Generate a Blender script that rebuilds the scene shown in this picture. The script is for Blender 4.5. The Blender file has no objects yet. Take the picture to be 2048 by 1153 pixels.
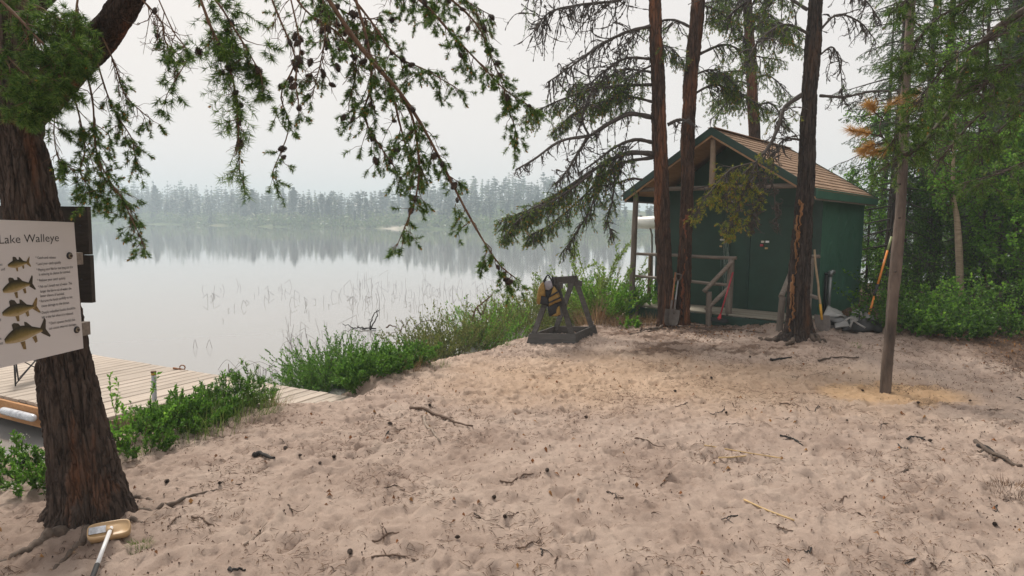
import bpy, math, random
import numpy as np
from mathutils import Matrix, Vector
R = math.radians
rng = np.random.default_rng(7)
random.seed(7)
sc = bpy.context.scene
C = sc.collection

# ------------------------------------------------------------------ camera
CAM_H, PITCH, ROLL, FPX = 1.8, 0.095, 0.012, 1365.0
cd = bpy.data.cameras.new('camera'); cam = bpy.data.objects.new('camera', cd); C.objects.link(cam)
cd.sensor_width = 36; cd.lens = 36 * FPX / 2048; cd.clip_start = 0.05; cd.clip_end = 5000
cam.matrix_world = Matrix.Translation((0, 0, CAM_H)) @ Matrix.Rotation(R(90) - PITCH, 4, 'X') @ Matrix.Rotation(ROLL, 4, 'Z')
sc.camera = cam
# ------------------------------------------------------------------ world, sun, exposure
SUN_EL, SUN_AZ = R(50), R(-28)          # azimuth measured from +Y towards +X
w = bpy.data.worlds.new('World'); sc.world = w; w.use_nodes = True
nt = w.node_tree; nt.nodes.clear()
out = nt.nodes.new('ShaderNodeOutputWorld'); bg = nt.nodes.new('ShaderNodeBackground')
sky = nt.nodes.new('ShaderNodeTexSky'); sky.sky_type = 'NISHITA'; sky.sun_disc = False
sky.sun_elevation = SUN_EL; sky.sun_rotation = SUN_AZ; sky.dust_density = 8; sky.air_density = 2.0
mixw = nt.nodes.new('ShaderNodeMix'); mixw.data_type = 'RGBA'; mixw.inputs[0].default_value = 0.90
# smoke-filled overcast: an even pale veil over the clear sky
mixw.inputs[7].default_value = (8.3, 7.85, 7.65, 1)
nt.links.new(sky.outputs[0], mixw.inputs[6]); nt.links.new(mixw.outputs[2], bg.inputs[0])
bg.inputs[1].default_value = 0.104
nt.links.new(bg.outputs[0], out.inputs[0])
sl = bpy.data.lights.new('sun', 'SUN'); sl.energy = 3.6; sl.angle = R(11); sl.color = (1, 0.93, 0.84)
so = bpy.data.objects.new('sun', sl); C.objects.link(so)
sd = Vector((math.sin(SUN_AZ) * math.cos(SUN_EL), math.cos(SUN_AZ) * math.cos(SUN_EL), math.sin(SUN_EL)))
so.rotation_euler = sd.to_track_quat('Z', 'Y').to_euler(); so.location = (0, 0, 60)
sc.view_settings.view_transform = 'Standard'; sc.view_settings.look = 'None'
sc.view_settings.exposure = 0.10; sc.view_settings.gamma = 1.0
sc.cycles.max_bounces = 8; sc.cycles.volume_bounces = 3; sc.cycles.transparent_max_bounces = 8

# ------------------------------------------------------------------ surveying helpers: photo pixel -> place
def ray(px, py):
    a = px - 1024.0; b = 576.5 - py
    cr, sr = math.cos(ROLL), math.sin(ROLL)
    u = (a * cr - b * sr) / FPX; v = (a * sr + b * cr) / FPX
    c, s = math.cos(PITCH), math.sin(PITCH)
    return np.array([u, c + v * s, -s + v * c])
O = np.array([0, 0, CAM_H])
def P(px, py, Y):
    d = ray(px, py); return O + d * (Y / d[1])
def hit(px, py, pt, n):
    d = ray(px, py); return O + d * (np.dot(pt - O, n) / np.dot(d, n))
def atz(px, py, z):
    d = ray(px, py); return O + d * ((z - CAM_H) / d[2])

# ------------------------------------------------------------------ noise
_T = np.random.default_rng(3).random(4096 * 4)
def _h(i, j, k): return _T[(i * 73856093 ^ j * 19349663 ^ k * 83492791) % _T.size]
def vn(x, y, z=0.0):
    x, y, z = np.broadcast_arrays(np.asarray(x, float), np.asarray(y, float), np.asarray(z, float))
    i, j, k = np.floor(x).astype(np.int64), np.floor(y).astype(np.int64), np.floor(z).astype(np.int64)
    u, v, t = x - i, y - j, z - k
    u, v, t = u * u * (3 - 2 * u), v * v * (3 - 2 * v), t * t * (3 - 2 * t)
    r = 0
    for a in (0, 1):
        for b in (0, 1):
            for c in (0, 1):
                r = r + _h(i + a, j + b, k + c) * (u if a else 1 - u) * (v if b else 1 - v) * (t if c else 1 - t)
    return r * 2 - 1
def sstep(a, b, x):
    t = np.clip((x - a) / (b - a), 0, 1); return t * t * (3 - 2 * t)

# ------------------------------------------------------------------ materials
MATS = {}
def nodes(name):
    m = bpy.data.materials.new(name); m.use_nodes = True; t = m.node_tree; t.nodes.clear()
    o = t.nodes.new('ShaderNodeOutputMaterial'); b = t.nodes.new('ShaderNodeBsdfPrincipled')
    t.links.new(b.outputs[0], o.inputs[0]); MATS[name] = m
    return m, t, b, o
def N(t, typ, **kw):
    n = t.nodes.new(typ)
    for k, v in kw.items():
        if isinstance(k, str) and hasattr(n, k): setattr(n, k, v)
    return n
def ramp(t, fac, stops):
    r = t.nodes.new('ShaderNodeValToRGB'); e = r.color_ramp.elements
    while len(e) < len(stops): e.new(0.5)
    for el, (p, c) in zip(e, stops): el.position = p; el.color = (*c, 1)
    t.links.new(fac, r.inputs[0]); return r.outputs[0]
def coords(t, scale=(1, 1, 1), kind='Object'):
    tc = t.nodes.new('ShaderNodeTexCoord'); mp = t.nodes.new('ShaderNodeMapping'); mp.inputs['Scale'].default_value = scale
    t.links.new(tc.outputs[kind], mp.inputs[0]); return mp.outputs[0]
def noise(t, vec, scale, detail=5, rough=.6):
    n = t.nodes.new('ShaderNodeTexNoise'); n.inputs['Scale'].default_value = scale
    n.inputs['Detail'].default_value = detail; n.inputs['Roughness'].default_value = rough
    if vec is not None: t.links.new(vec, n.inputs[0])
    return n.outputs[0]
def bump(t, b, h, strength, dist):
    n = t.nodes.new('ShaderNodeBump'); n.inputs['Strength'].default_value = strength; n.inputs['Distance'].default_value = dist
    t.links.new(h, n.inputs['Height']); t.links.new(n.outputs[0], b.inputs['Normal'])
def mixc(t, fac, a, b, mode='MIX'):
    m = t.nodes.new('ShaderNodeMix'); m.data_type = 'RGBA'; m.blend_type = mode
    for s, v in ((0, fac), (6, a), (7, b)):
        if isinstance(v, (int, float)): m.inputs[s].default_value = v
        elif isinstance(v, tuple): m.inputs[s].default_value = (*v, 1)
        else: t.links.new(v, m.inputs[s])
    return m.outputs[2]
def rpt(t):   # per object random
    return t.nodes.new('ShaderNodeObjectInfo').outputs['Random']
def island(t):
    return t.nodes.new('ShaderNodeNewGeometry').outputs['Random Per Island']
def flat(name, col, rough=.6, var=.25, nscale=12, bs=.25, bd=.004, metal=0, stretch=(1, 1, 1), col2=None):
    m, t, b, o = nodes(name)
    v = coords(t, stretch)
    n = noise(t, v, nscale)
    c2 = col2 or tuple(c * (1 - var) for c in col)
    c = ramp(t, n, [(.3, c2), (.65, col)])
    t.links.new(c, b.inputs['Base Color']); b.inputs['Roughness'].default_value = rough; b.inputs['Metallic'].default_value = metal
    if bs: bump(t, b, noise(t, v, nscale * 4, 4), bs, bd)
    return m
def leafmat(name, cols, trans=.35, rough=.5):
    m, t, b, o = nodes(name)
    c = ramp(t, island(t), [(i / (len(cols) - 1), c) for i, c in enumerate(cols)])
    t.links.new(c, b.inputs['Base Color']); b.inputs['Roughness'].default_value = rough
    b.inputs['Specular IOR Level'].default_value = .3
    tr = t.nodes.new('ShaderNodeBsdfTranslucent'); mx = t.nodes.new('ShaderNodeMixShader'); mx.inputs[0].default_value = trans
    t.links.new(c, tr.inputs[0]); t.links.new(b.outputs[0], mx.inputs[1]); t.links.new(tr.outputs[0], mx.inputs[2])
    t.links.new(mx.outputs[0], o.inputs[0]); return m
def woodmat(name, c1, c2, c3, along='x', gs=14, rough=.8, objvar=.5, knots=True):
    m, t, b, o = nodes(name)
    st = {'x': (1, 9, 9), 'y': (9, 1, 9), 'z': (9, 9, 1)}[along]
    v = coords(t, st); oi = t.nodes.new('ShaderNodeObjectInfo')
    ad = t.nodes.new('ShaderNodeVectorMath'); ad.operation = 'ADD'
    sc_ = t.nodes.new('ShaderNodeVectorMath'); sc_.operation = 'SCALE'; sc_.inputs['Scale'].default_value = 40
    cb = t.nodes.new('ShaderNodeCombineXYZ')
    for i in range(3): t.links.new(oi.outputs['Random'], cb.inputs[i])
    t.links.new(cb.outputs[0], sc_.inputs[0]); t.links.new(v, ad.inputs[0]); t.links.new(sc_.outputs[0], ad.inputs[1])
    n = noise(t, ad.outputs[0], gs * .35, 8, .7)
    c = ramp(t, n, [(.28, c1), (.5, c2), (.75, c3)])
    big = noise(t, coords(t), 1.3, 3)
    c = mixc(t, .35, c, ramp(t, big, [(.3, c1), (.7, c3)]))
    mm = t.nodes.new('ShaderNodeMath'); mm.operation = 'MULTIPLY_ADD'; mm.inputs[1].default_value = objvar; mm.inputs[2].default_value = 1 - objvar / 2
    t.links.new(oi.outputs['Random'], mm.inputs[0])
    hs = t.nodes.new('ShaderNodeHueSaturation'); t.links.new(mm.outputs[0], hs.inputs['Value']); t.links.new(c, hs.inputs['Color'])
    t.links.new(hs.outputs[0], b.inputs['Base Color']); b.inputs['Roughness'].default_value = rough
    b.inputs['Specular IOR Level'].default_value = .25
    bump(t, b, n, .5, .006); return m
def barkmat(name, dark, mid, warm, warmamt=.55, scale=1.0, furrow=True):
    m, t, b, o = nodes(name)
    v = coords(t, (1, 1, .16))
    vo = t.nodes.new('ShaderNodeTexVoronoi'); vo.feature = 'DISTANCE_TO_EDGE'; vo.inputs['Scale'].default_value = 26 * scale
    nz = t.nodes.new('ShaderNodeTexNoise'); nz.inputs['Scale'].default_value = 9 * scale; nz.inputs['Detail'].default_value = 6
    t.links.new(v, nz.inputs[0])
    wv = mixc(t, .12, v, nz.outputs[1]); t.links.new(wv, vo.inputs[0])
    n2 = noise(t, v, 34 * scale, 8, .75)
    patch = noise(t, coords(t, (1, 1, .18)), 4.2 * scale, 5, .65)
    att = t.nodes.new('ShaderNodeAttribute'); att.attribute_name = 'relief'
    base = ramp(t, n2, [(.3, dark), (.62, mid)])
    wm = ramp(t, patch, [(warmamt - .04, (0, 0, 0)), (warmamt + .1, (1, 1, 1))])
    c = mixc(t, wm, base, mixc(t, n2, tuple(x * .5 for x in warm), warm))
    crack = ramp(t, vo.outputs[0], [(.0, (.35, .35, .35)), (.12, (1, 1, 1))])
    c = mixc(t, .8, c, crack, 'MULTIPLY')
    t.links.new(c, b.inputs['Base Color']); b.inputs['Roughness'].default_value = .9
    b.inputs['Specular IOR Level'].default_value = .2
    mh = t.nodes.new('ShaderNodeMath'); mh.operation = 'ADD'
    sm = ramp(t, vo.outputs[0], [(0, (0, 0, 0)), (.2, (1, 1, 1))])
    t.links.new(sm, mh.inputs[0]); t.links.new(n2, mh.inputs[1])
    bump(t, b, mh.outputs[0], .9, .012); return m

M_bark_near = barkmat('bark_near', (.024, .018, .015), (.105, .075, .06), (.23, .10, .05), .60, 1.0)
M_bark_red = barkmat('bark_reddish', (.022, .015, .012), (.12, .072, .052), (.30, .125, .06), .54, .8)
M_bark_grey = barkmat('bark_grey', (.016, .013, .012), (.085, .065, .055), (.17, .085, .045), .58, .8)
M_twig = flat('twig', (.085, .062, .05), .9, .55, 30, 0)
M_twig_brown = flat('twig_brown', (.15, .085, .05), .9, .5, 30, 0)
M_deadtwig = flat('dead_twig', (.095, .080, .072), .95, .5, 25, 0)
M_root = flat('root', (.13, .095, .072), .9, .5, 22, .6, .006, stretch=(1, 1, 1))
M_peeled = flat('peeled_pole', (.18, .135, .108), .85, .7, 7, .7, .006, stretch=(1, 1, .3), col2=(.04, .029, .023))
M_exposed = woodmat('exposed_sapwood', (.05, .025, .014), (.22, .095, .038), (.42, .23, .10), 'z', 30, objvar=.1)
M_birch = flat('birch_bark', (.50, .38, .27), .7, .45, 9, .3, stretch=(1, 1, 6))
M_needle = leafmat('needle_green', [(.03, .07, .015), (.06, .13, .025), (.115, .21, .038), (.22, .31, .06)], .42)
M_needle_mid = leafmat('needle_olive', [(.045, .095, .018), (.085, .165, .03), (.15, .25, .045), (.27, .31, .06)], .45)
M_needle_yel = leafmat('needle_yellow', [(.08, .15, .025), (.17, .25, .03), (.33, .35, .045), (.50, .36, .05)], .3)
M_needle_dead = leafmat('needle_orange', [(.34, .18, .05), (.50, .29, .09), (.60, .38, .14)], .35)
M_bud = leafmat('bud', [(.30, .15, .03), (.42, .24, .05), (.30, .27, .05)], .1)
M_cone = flat('pine_cone', (.075, .05, .038), .85, .6, 60, .8, .004)
M_spruce = leafmat('spruce_needles', [(.03, .065, .022), (.06, .12, .033), (.10, .175, .045)], .38)
M_leaf = leafmat('leaf_bright', [(.08, .20, .025), (.15, .33, .04), (.25, .44, .06)], .6)
M_leaf_dk = leafmat('leaf_deep', [(.04, .10, .018), (.08, .18, .026), (.15, .29, .045)], .5)
M_gale = leafmat('gale_leaf', [(.055, .135, .020), (.10, .23, .03), (.17, .33, .045)], .45)
M_olive = leafmat('olive_leaf', [(.07, .12, .025), (.14, .19, .04), (.22, .20, .07), (.24, .30, .06)], .4)
M_willow = leafmat('willow_leaf', [(.13, .22, .04), (.22, .33, .06), (.32, .42, .11)], .5)
M_grass = leafmat('grass_blade', [(.07, .13, .025), (.13, .21, .04), (.23, .26, .08)], .35)
M_drygrass = leafmat('dry_grass', [(.17, .10, .055), (.28, .18, .10), (.38, .27, .15)], .25)
M_flower = leafmat('white_blossom', [(.55, .55, .45), (.7, .7, .62)], .3)
M_reed = flat('reed', (.12, .085, .07), .8, .4, 20, 0)
M_green_shaded = flat('green_paint_shaded', (.020, .062, .042), .55, .30, 3.2, .25, .002)  # shed paint darkened: the porch roof's shade is put into the colour
M_green_lit = flat('green_paint_lit', (.058, .160, .112), .6, .22, 2.2, .3, .002)  # same paint lightened: open light without an overhang is put into the colour
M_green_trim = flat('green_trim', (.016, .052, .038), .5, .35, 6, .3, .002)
M_shingle = None
M_grey_log = woodmat('weathered_log', (.10, .082, .068), (.22, .185, .155), (.36, .31, .27), 'x', 14, objvar=.2)
M_grey_post = woodmat('weathered_post', (.085, .07, .058), (.19, .16, .135), (.32, .275, .235), 'z', 14, objvar=.25)
M_deckgrey = woodmat('deck_grey', (.17, .15, .115), (.33, .30, .24), (.48, .44, .37), 'x', 14, objvar=.3)
M_dock = woodmat('dock_plank', (.26, .21, .165), (.43, .365, .30), (.56, .49, .425), 'x', 12, objvar=.22)
M_dockside = woodmat('dock_fascia', (.25, .12, .05), (.42, .21, .09), (.55, .31, .15), 'x', 12, objvar=.1)
M_dockside2 = woodmat('dock_fascia_weathered', (.13, .085, .055), (.27, .18, .12), (.42, .30, .21), 'x', 12, objvar=.1)
M_soffit = woodmat('soffit_ply', (.30, .17, .09), (.42, .26, .15), (.52, .34, .21), 'y', 8, objvar=.05)
M_board_dk = woodmat('dark_board', (.022, .018, .016), (.045, .036, .03), (.075, .062, .052), 'x', 10, objvar=.1)
M_tray = woodmat('tray_board', (.035, .032, .031), (.085, .08, .076), (.16, .152, .145), 'x', 10, objvar=.35)
M_endgrain = None
M_black = flat('black_rubber', (.02, .02, .022), .5, .3, 12, .2)
M_steel = flat('galvanised', (.33, .34, .34), .45, .3, 14, .2, metal=.6)
M_chair = flat('chair_tube', (.05, .05, .055), .4, .3, 14, 0, metal=.5)
M_blade = flat('shovel_blade', (.17, .145, .13), .6, .4, 14, .4, metal=.3)
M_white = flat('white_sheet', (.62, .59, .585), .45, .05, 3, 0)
M_tank = flat('white_fibreglass', (.78, .77, .72), .35, .25, 4, 0, stretch=(1, 1, 4))
M_ink = flat('black_ink', (.012, .012, .013), .6, 0, 5, 0)
M_red = flat('red_handle', (.52, .055, .075), .45, .25, 8, 0)
M_yellow = flat('yellow_handle', (.70, .36, .03), .45, .2, 8, 0)
M_orange = flat('orange_shaft', (.75, .25, .035), .4, .2, 8, 0)
M_handle = woodmat('tool_handle', (.20, .14, .085), (.34, .25, .16), (.44, .34, .23), 'z', 14, objvar=.3)
M_handle_o = flat('orange_brown_handle', (.30, .13, .055), .6, .3, 12, 0)
M_blue = flat('blue_strap', (.02, .09, .45), .5, .3, 8, 0)
M_tan = flat('tan_plastic', (.50, .33, .17), .45, .12, 6, .1)
M_whitep = flat('white_pole', (.80, .80, .80), .35, .1, 10, 0)
M_vest = flat('vest_mustard', (.30, .185, .045), .8, .4, 30, .5, .003)
M_vestblack = flat('vest_black', (.018, .018, .022), .8, .3, 30, .4, .003)
M_vestgrey = flat('vest_grey', (.33, .32, .36), .8, .3, 25, .4)
M_plasticgrey = flat('grey_plastic', (.36, .355, .345), .4, .35, 4, .2)
M_concrete = flat('grey_block', (.30, .29, .275), .9, .3, 20, .5)
M_label = flat('silver_label', (.6, .62, .66), .3, .5, 40, 0)
M_clear = flat('clear_fender', (.70, .72, .76), .2, .4, 16, 0, stretch=(1, 5, 5))
M_amber = flat('amber_tape', (.5, .30, .03), .5, .2, 10, 0)
M_brass = flat('door_latch', (.65, .60, .52), .4, .2, 20, 0, metal=.4)
M_pink = flat('bulb', (.62, .52, .34), .4, .2, 12, 0)
M_litter = leafmat('litter', [(.035, .022, .016), (.09, .052, .035), (.17, .10, .065), (.28, .19, .12)], .0, .9)
M_straw = flat('straw', (.60, .42, .20), .7, .3, 20, 0)
M_charc = flat('charred_bit', (.03, .026, .024), .9, .4, 20, .4)
M_stick = flat('stick', (.16, .105, .075), .9, .55, 26, .6, .003)
M_stick_grey = flat('stick_grey', (.30, .235, .185), .9, .5, 26, .6, .003)
M_leafbrown = leafmat('leaf_litter', [(.30, .12, .04), (.20, .10, .05), (.38, .2, .07)], .1, .8)

def mk_shingle():
    m, t, b, o = nodes('shingle')
    v = coords(t); n = noise(t, v, 240, 3, .8); bgn = noise(t, coords(t, (1, 1, 1), 'Object'), 5, 4)
    c = ramp(t, n, [(.25, (.21, .125, .08)), (.6, (.38, .25, .16)), (.8, (.50, .355, .245))])
    mm = t.nodes.new('ShaderNodeMath'); mm.operation = 'MULTIPLY_ADD'; mm.inputs[1].default_value = .30; mm.inputs[2].default_value = .84
    t.links.new(rpt(t), mm.inputs[0])
    hs = t.nodes.new('ShaderNodeHueSaturation'); t.links.new(mm.outputs[0], hs.inputs['Value']); t.links.new(c, hs.inputs['Color'])
    t.links.new(hs.outputs[0], b.inputs['Base Color']); b.inputs['Roughness'].default_value = .95
    bump(t, b, n, .6, .004); return m
M_shingle = mk_shingle()
def mk_endgrain():
    m, t, b, o = nodes('log_end')
    wv = t.nodes.new('ShaderNodeTexWave'); wv.wave_type = 'RINGS'; wv.rings_direction = 'Y'; wv.inputs['Scale'].default_value = 22
    wv.inputs['Distortion'].default_value = 3; t.links.new(coords(t), wv.inputs[0])
    c = mixc(t, noise(t, coords(t), 9), (.20, .085, .025), ramp(t, wv.outputs[0], [(0, (.26, .12, .04)), (1, (.42, .22, .08))]))
    t.links.new(c, b.inputs['Base Color']); b.inputs['Roughness'].default_value = .9; return m
M_endgrain = mk_endgrain()
def mk_fish():
    m, t, b, o = nodes('fish_print')
    tc = t.nodes.new('ShaderNodeAttribute'); tc.attribute_name = 'fv'
    n = noise(t, coords(t), 60, 4, .7)
    ad = t.nodes.new('ShaderNodeMath'); ad.operation = 'MULTIPLY_ADD'; ad.inputs[1].default_value = .35; ad.inputs[2].default_value = -.17
    t.links.new(n, ad.inputs[0]); a2 = t.nodes.new('ShaderNodeMath'); a2.operation = 'ADD'
    t.links.new(ad.outputs[0], a2.inputs[0]); t.links.new(tc.outputs['Fac'], a2.inputs[1])
    c = ramp(t, a2.outputs[0], [(.1, (.42, .32, .18)), (.35, (.22, .16, .045)), (.7, (.075, .06, .018)), (.92, (.016, .014, .008))])
    t.links.new(c, b.inputs['Base Color']); b.inputs['Roughness'].default_value = .45; return m
M_fish = mk_fish()
M_fin = flat('fish_fin', (.26, .17, .06), .5, .7, 80, 0)
M_findark = flat('fish_fin_dark', (.05, .04, .025), .5, .5, 80, 0)

# ------------------------------------------------------------------ mesh building
WM = {}      # world matrices of parents
class MB:
    def __init__(s): s.v = []; s.f = []; s.n = 0; s.attr = []
    def add(s, v, f, mi=0, sm=False):
        v = np.asarray(v, float).reshape(-1, 3)
        if len(f) == 0: return
        if isinstance(f, list) and len({len(q) for q in f}) > 1:
            for k in sorted({len(q) for q in f}): s.f.append((np.array([q for q in f if len(q) == k], np.int64) + s.n, mi, sm))
        else: s.f.append((np.asarray(f, np.int64) + s.n, mi, sm))
        s.v.append(v); s.n += len(v)
    def box(s, c, ax, ay, az, mi=0):   # centre and three half-axis vectors
        c, ax, ay, az = map(lambda q: np.asarray(q, float), (c, ax, ay, az))
        v = [c + i * ax + j * ay + k * az for i in (-1, 1) for j in (-1, 1) for k in (-1, 1)]
        f = [(0, 1, 3, 2), (4, 6, 7, 5), (0, 4, 5, 1), (2, 3, 7, 6), (0, 2, 6, 4), (1, 5, 7, 3)]
        if np.dot(np.cross(ax, ay), az) < 0: f = [q[::-1] for q in f]
        s.add(v, f, mi)
    def tube(s, pts, rad, sides=6, mi=0, caps=True, sm=True, twist=None):
        pts = np.asarray(pts, float); n = len(pts)
        rad = np.broadcast_to(np.asarray(rad, float), (n,)) if np.ndim(rad) < 2 else rad
        T = np.gradient(pts, axis=0); T /= np.linalg.norm(T, axis=1)[:, None] + 1e-12
        up = np.array([0, 0, 1.]) if abs(T[:, 2]).mean() < .8 else np.array([0, 1., 0])
        A = np.cross(T, up); A /= np.linalg.norm(A, axis=1)[:, None] + 1e-12; B = np.cross(A, T)
        th = np.linspace(0, 2 * np.pi, sides, endpoint=False)
        v = pts[:, None] + rad[:, None, None] * (A[:, None] * np.cos(th)[None, :, None] + B[:, None] * np.sin(th)[None, :, None])
        i = np.arange(n - 1)[:, None] * sides; j = np.arange(sides)[None]; j2 = (j + 1) % sides
        f = np.stack([i + j, i + sides + j, i + sides + j2, i + j2], -1).reshape(-1, 4)
        base = s.n
        s.add(v.reshape(-1, 3), f, mi, sm)
        if caps and sides > 3:
            s.f.append((np.array([list(range(sides))]) + base, mi, False))
            s.f.append((np.array([list(range(sides))[::-1]]) + base + (n - 1) * sides, mi, False))
    def build(s, name, mats, parent=None, kind=None, relief=None):
        if not isinstance(mats, (list, tuple)): mats = [mats]
        me = bpy.data.meshes.new(name)
        if s.v:
            v = np.concatenate(s.v)
            if parent is not None and parent.name in WM:
                Mi = np.linalg.inv(WM[parent.name]); v = v @ Mi[:3, :3].T + Mi[:3, 3]
            li = np.concatenate([f.ravel() for f, _, _ in s.f])
            lt = np.concatenate([np.full(len(f), f.shape[1]) for f, _, _ in s.f])
            ls = np.concatenate([[0], np.cumsum(lt)[:-1]])
            me.vertices.add(len(v)); me.vertices.foreach_set('co', v.ravel().astype(np.float32))
            me.loops.add(len(li)); me.loops.foreach_set('vertex_index', li.astype(np.int32))
            me.polygons.add(len(lt)); me.polygons.foreach_set('loop_start', ls.astype(np.int32))
            me.polygons.foreach_set('loop_total', lt.astype(np.int32))
            me.polygons.foreach_set('material_index', np.concatenate([np.full(len(f), mi) for f, mi, _ in s.f]).astype(np.int32))
            me.polygons.foreach_set('use_smooth', np.concatenate([np.full(len(f), sm) for f, _, sm in s.f]))
            me.update(calc_edges=True)
        for m in mats: me.materials.append(m)
        o = bpy.data.objects.new(name, me); C.objects.link(o)
        if parent is not None:
            o.parent = parent; WM[o.name] = WM[parent.name]
        else: WM[o.name] = np.eye(4)
        if kind: o['kind'] = kind
        return o
def tag(o, label=None, cat=None, group=None, kind=None):
    if label: o['label'] = label
    if cat: o['category'] = cat
    if group: o['group'] = group
    if kind: o['kind'] = kind
    return o
def thing(name, loc, label, cat, group=None, rz=0):
    o = bpy.data.objects.new(name, None); C.objects.link(o); o.empty_display_size = .1
    o.location = tuple(float(q) for q in loc); o.rotation_euler = (0, 0, rz)
    M = np.eye(4); M[:3, 3] = loc; c, s = math.cos(rz), math.sin(rz); M[:2, :2] = [[c, -s], [s, c]]
    WM[o.name] = M
    return tag(o, label, cat, group)
def place(me_obj_data, name, parent, origin, ax, ay, az):
    """object sharing a mesh, posed by world axes (unit-ish vectors as columns)"""
    o = bpy.data.objects.new(name, me_obj_data); C.objects.link(o)
    M = np.eye(4); M[:3, 0] = ax; M[:3, 1] = ay; M[:3, 2] = az; M[:3, 3] = origin
    if parent is not None:
        o.parent = parent; L = np.linalg.inv(WM[parent.name]) @ M
    else: L = M
    o.matrix_basis = Matrix(L.tolist()); WM[o.name] = M
    return o
def unit(v): v = np.asarray(v, float); return v / (np.linalg.norm(v) + 1e-12)
def spline(pts, n, jit=0):
    pts = np.asarray(pts, float); m = len(pts)
    if m == 2: r = pts[0] + (pts[1] - pts[0]) * np.linspace(0, 1, n)[:, None]
    else:
        Pp = np.vstack([2 * pts[0] - pts[1], pts, 2 * pts[-1] - pts[-2]]); r = []
        for q in np.linspace(0, m - 1 - 1e-6, n):
            i = int(q); t = q - i; a, b, c, d = Pp[i:i + 4]
            r.append(.5 * (2 * b + (c - a) * t + (2 * a - 5 * b + 4 * c - d) * t * t + (3 * b - a - 3 * c + d) * t ** 3))
        r = np.array(r)
    if jit: r[1:-1] += rng.normal(0, jit, (n - 2, 3))
    return r
def pathlen(p): return np.linalg.norm(np.diff(p, axis=0), axis=1).sum()
def plank_mesh(name, l, wd, th, mat, ch=.006):
    """lengthwise along x, centred, top at z=0, with chamfered long edges"""
    prof = np.array([(-wd / 2, -th), (wd / 2, -th), (wd / 2, -ch), (wd / 2 - ch, 0), (-wd / 2 + ch, 0), (-wd / 2, -ch)])
    v = [(x, y, z) for x in (-l / 2, l / 2) for y, z in prof]
    f = [(i, (i + 1) % 6, (i + 1) % 6 + 6, i + 6)[::-1] for i in range(6)]
    me = bpy.data.meshes.new(name); me.from_pydata(v, [], f + [tuple(range(6)), tuple(range(11, 5, -1))]); me.materials.append(mat); me.update()
    bm_fix(me); return me
def bm_fix(me):
    import bmesh
    b = bmesh.new(); b.from_mesh(me); bmesh.ops.recalc_face_normals(b, faces=b.faces); b.to_mesh(me); b.free()
def ellipsoid(mb, c, rx, ry, rz, n=10, m=7, mi=0, rot=None, noise_amp=0):
    th = np.linspace(0, 2 * np.pi, n, endpoint=False); ph = np.linspace(.02, np.pi - .02, m)
    v = np.stack([np.outer(np.sin(ph), np.cos(th)), np.outer(np.sin(ph), np.sin(th)), np.outer(np.cos(ph), np.ones(n))], -1).reshape(-1, 3)
    if noise_amp: v = v * (1 + noise_amp * vn(v[:, 0] * 3 + c[0] * 7, v[:, 1] * 3 + c[1] * 5, v[:, 2] * 3))[:, None]
    v = v * [rx, ry, rz]
    if rot is not None: v = v @ rot.T
    i = np.arange(m - 1)[:, None] * n; j = np.arange(n)[None]; j2 = (j + 1) % n
    f = np.stack([i + j, i + n + j, i + n + j2, i + j2], -1).reshape(-1, 4)
    mb.add(v + c, f, mi, True)

# ------------------------------------------------------------------ terrain: one sheet, lake basin cut into it
LAKE = np.array([(-70, -70), (-22, -8), (-9, 1.8), (-5.6, 4.2), (-4.55, 5.3), (-3.85, 6.1), (-3.35, 6.9), (-2.8, 7.6), (-2.1, 8.4), (-1.5, 9.2),
                 (-.85, 10.3), (-.1, 11.5), (.7, 12.6), (1.5, 14.0), (2.8, 15.6), (4.4, 17.2), (7, 19), (12, 22), (22, 28), (40, 38), (75, 60), (112, 95),
                 (118, 130), (98, 165), (68, 188), (34, 204), (-20, 212), (-84, 235), (-130, 275), (-185, 305), (-260, 335), (-420, 350), (-700, 300), (-700, -70)], float)
def lake_sd(x, y):
    """signed distance to the water's edge, positive on land"""
    x = np.asarray(x, float); y = np.asarray(y, float); sh = x.shape; x = x.ravel(); y = y.ravel()
    d = np.full(x.shape, 1e9); ins = np.zeros(x.shape, bool)
    for i in range(len(LAKE)):
        a = LAKE[i]; b = LAKE[(i + 1) % len(LAKE)]; e = b - a
        t = np.clip(((x - a[0]) * e[0] + (y - a[1]) * e[1]) / (e @ e), 0, 1)
        d = np.minimum(d, np.hypot(x - a[0] - t * e[0], y - a[1] - t * e[1]))
        c = ((a[1] > y) != (b[1] > y)) & (x < (b[0] - a[0]) * (y - a[1]) / (b[1] - a[1] + 1e-12) + a[0])
        ins ^= c
    return np.where(ins, -d, d).reshape(sh)
WATER = -.5
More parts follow.
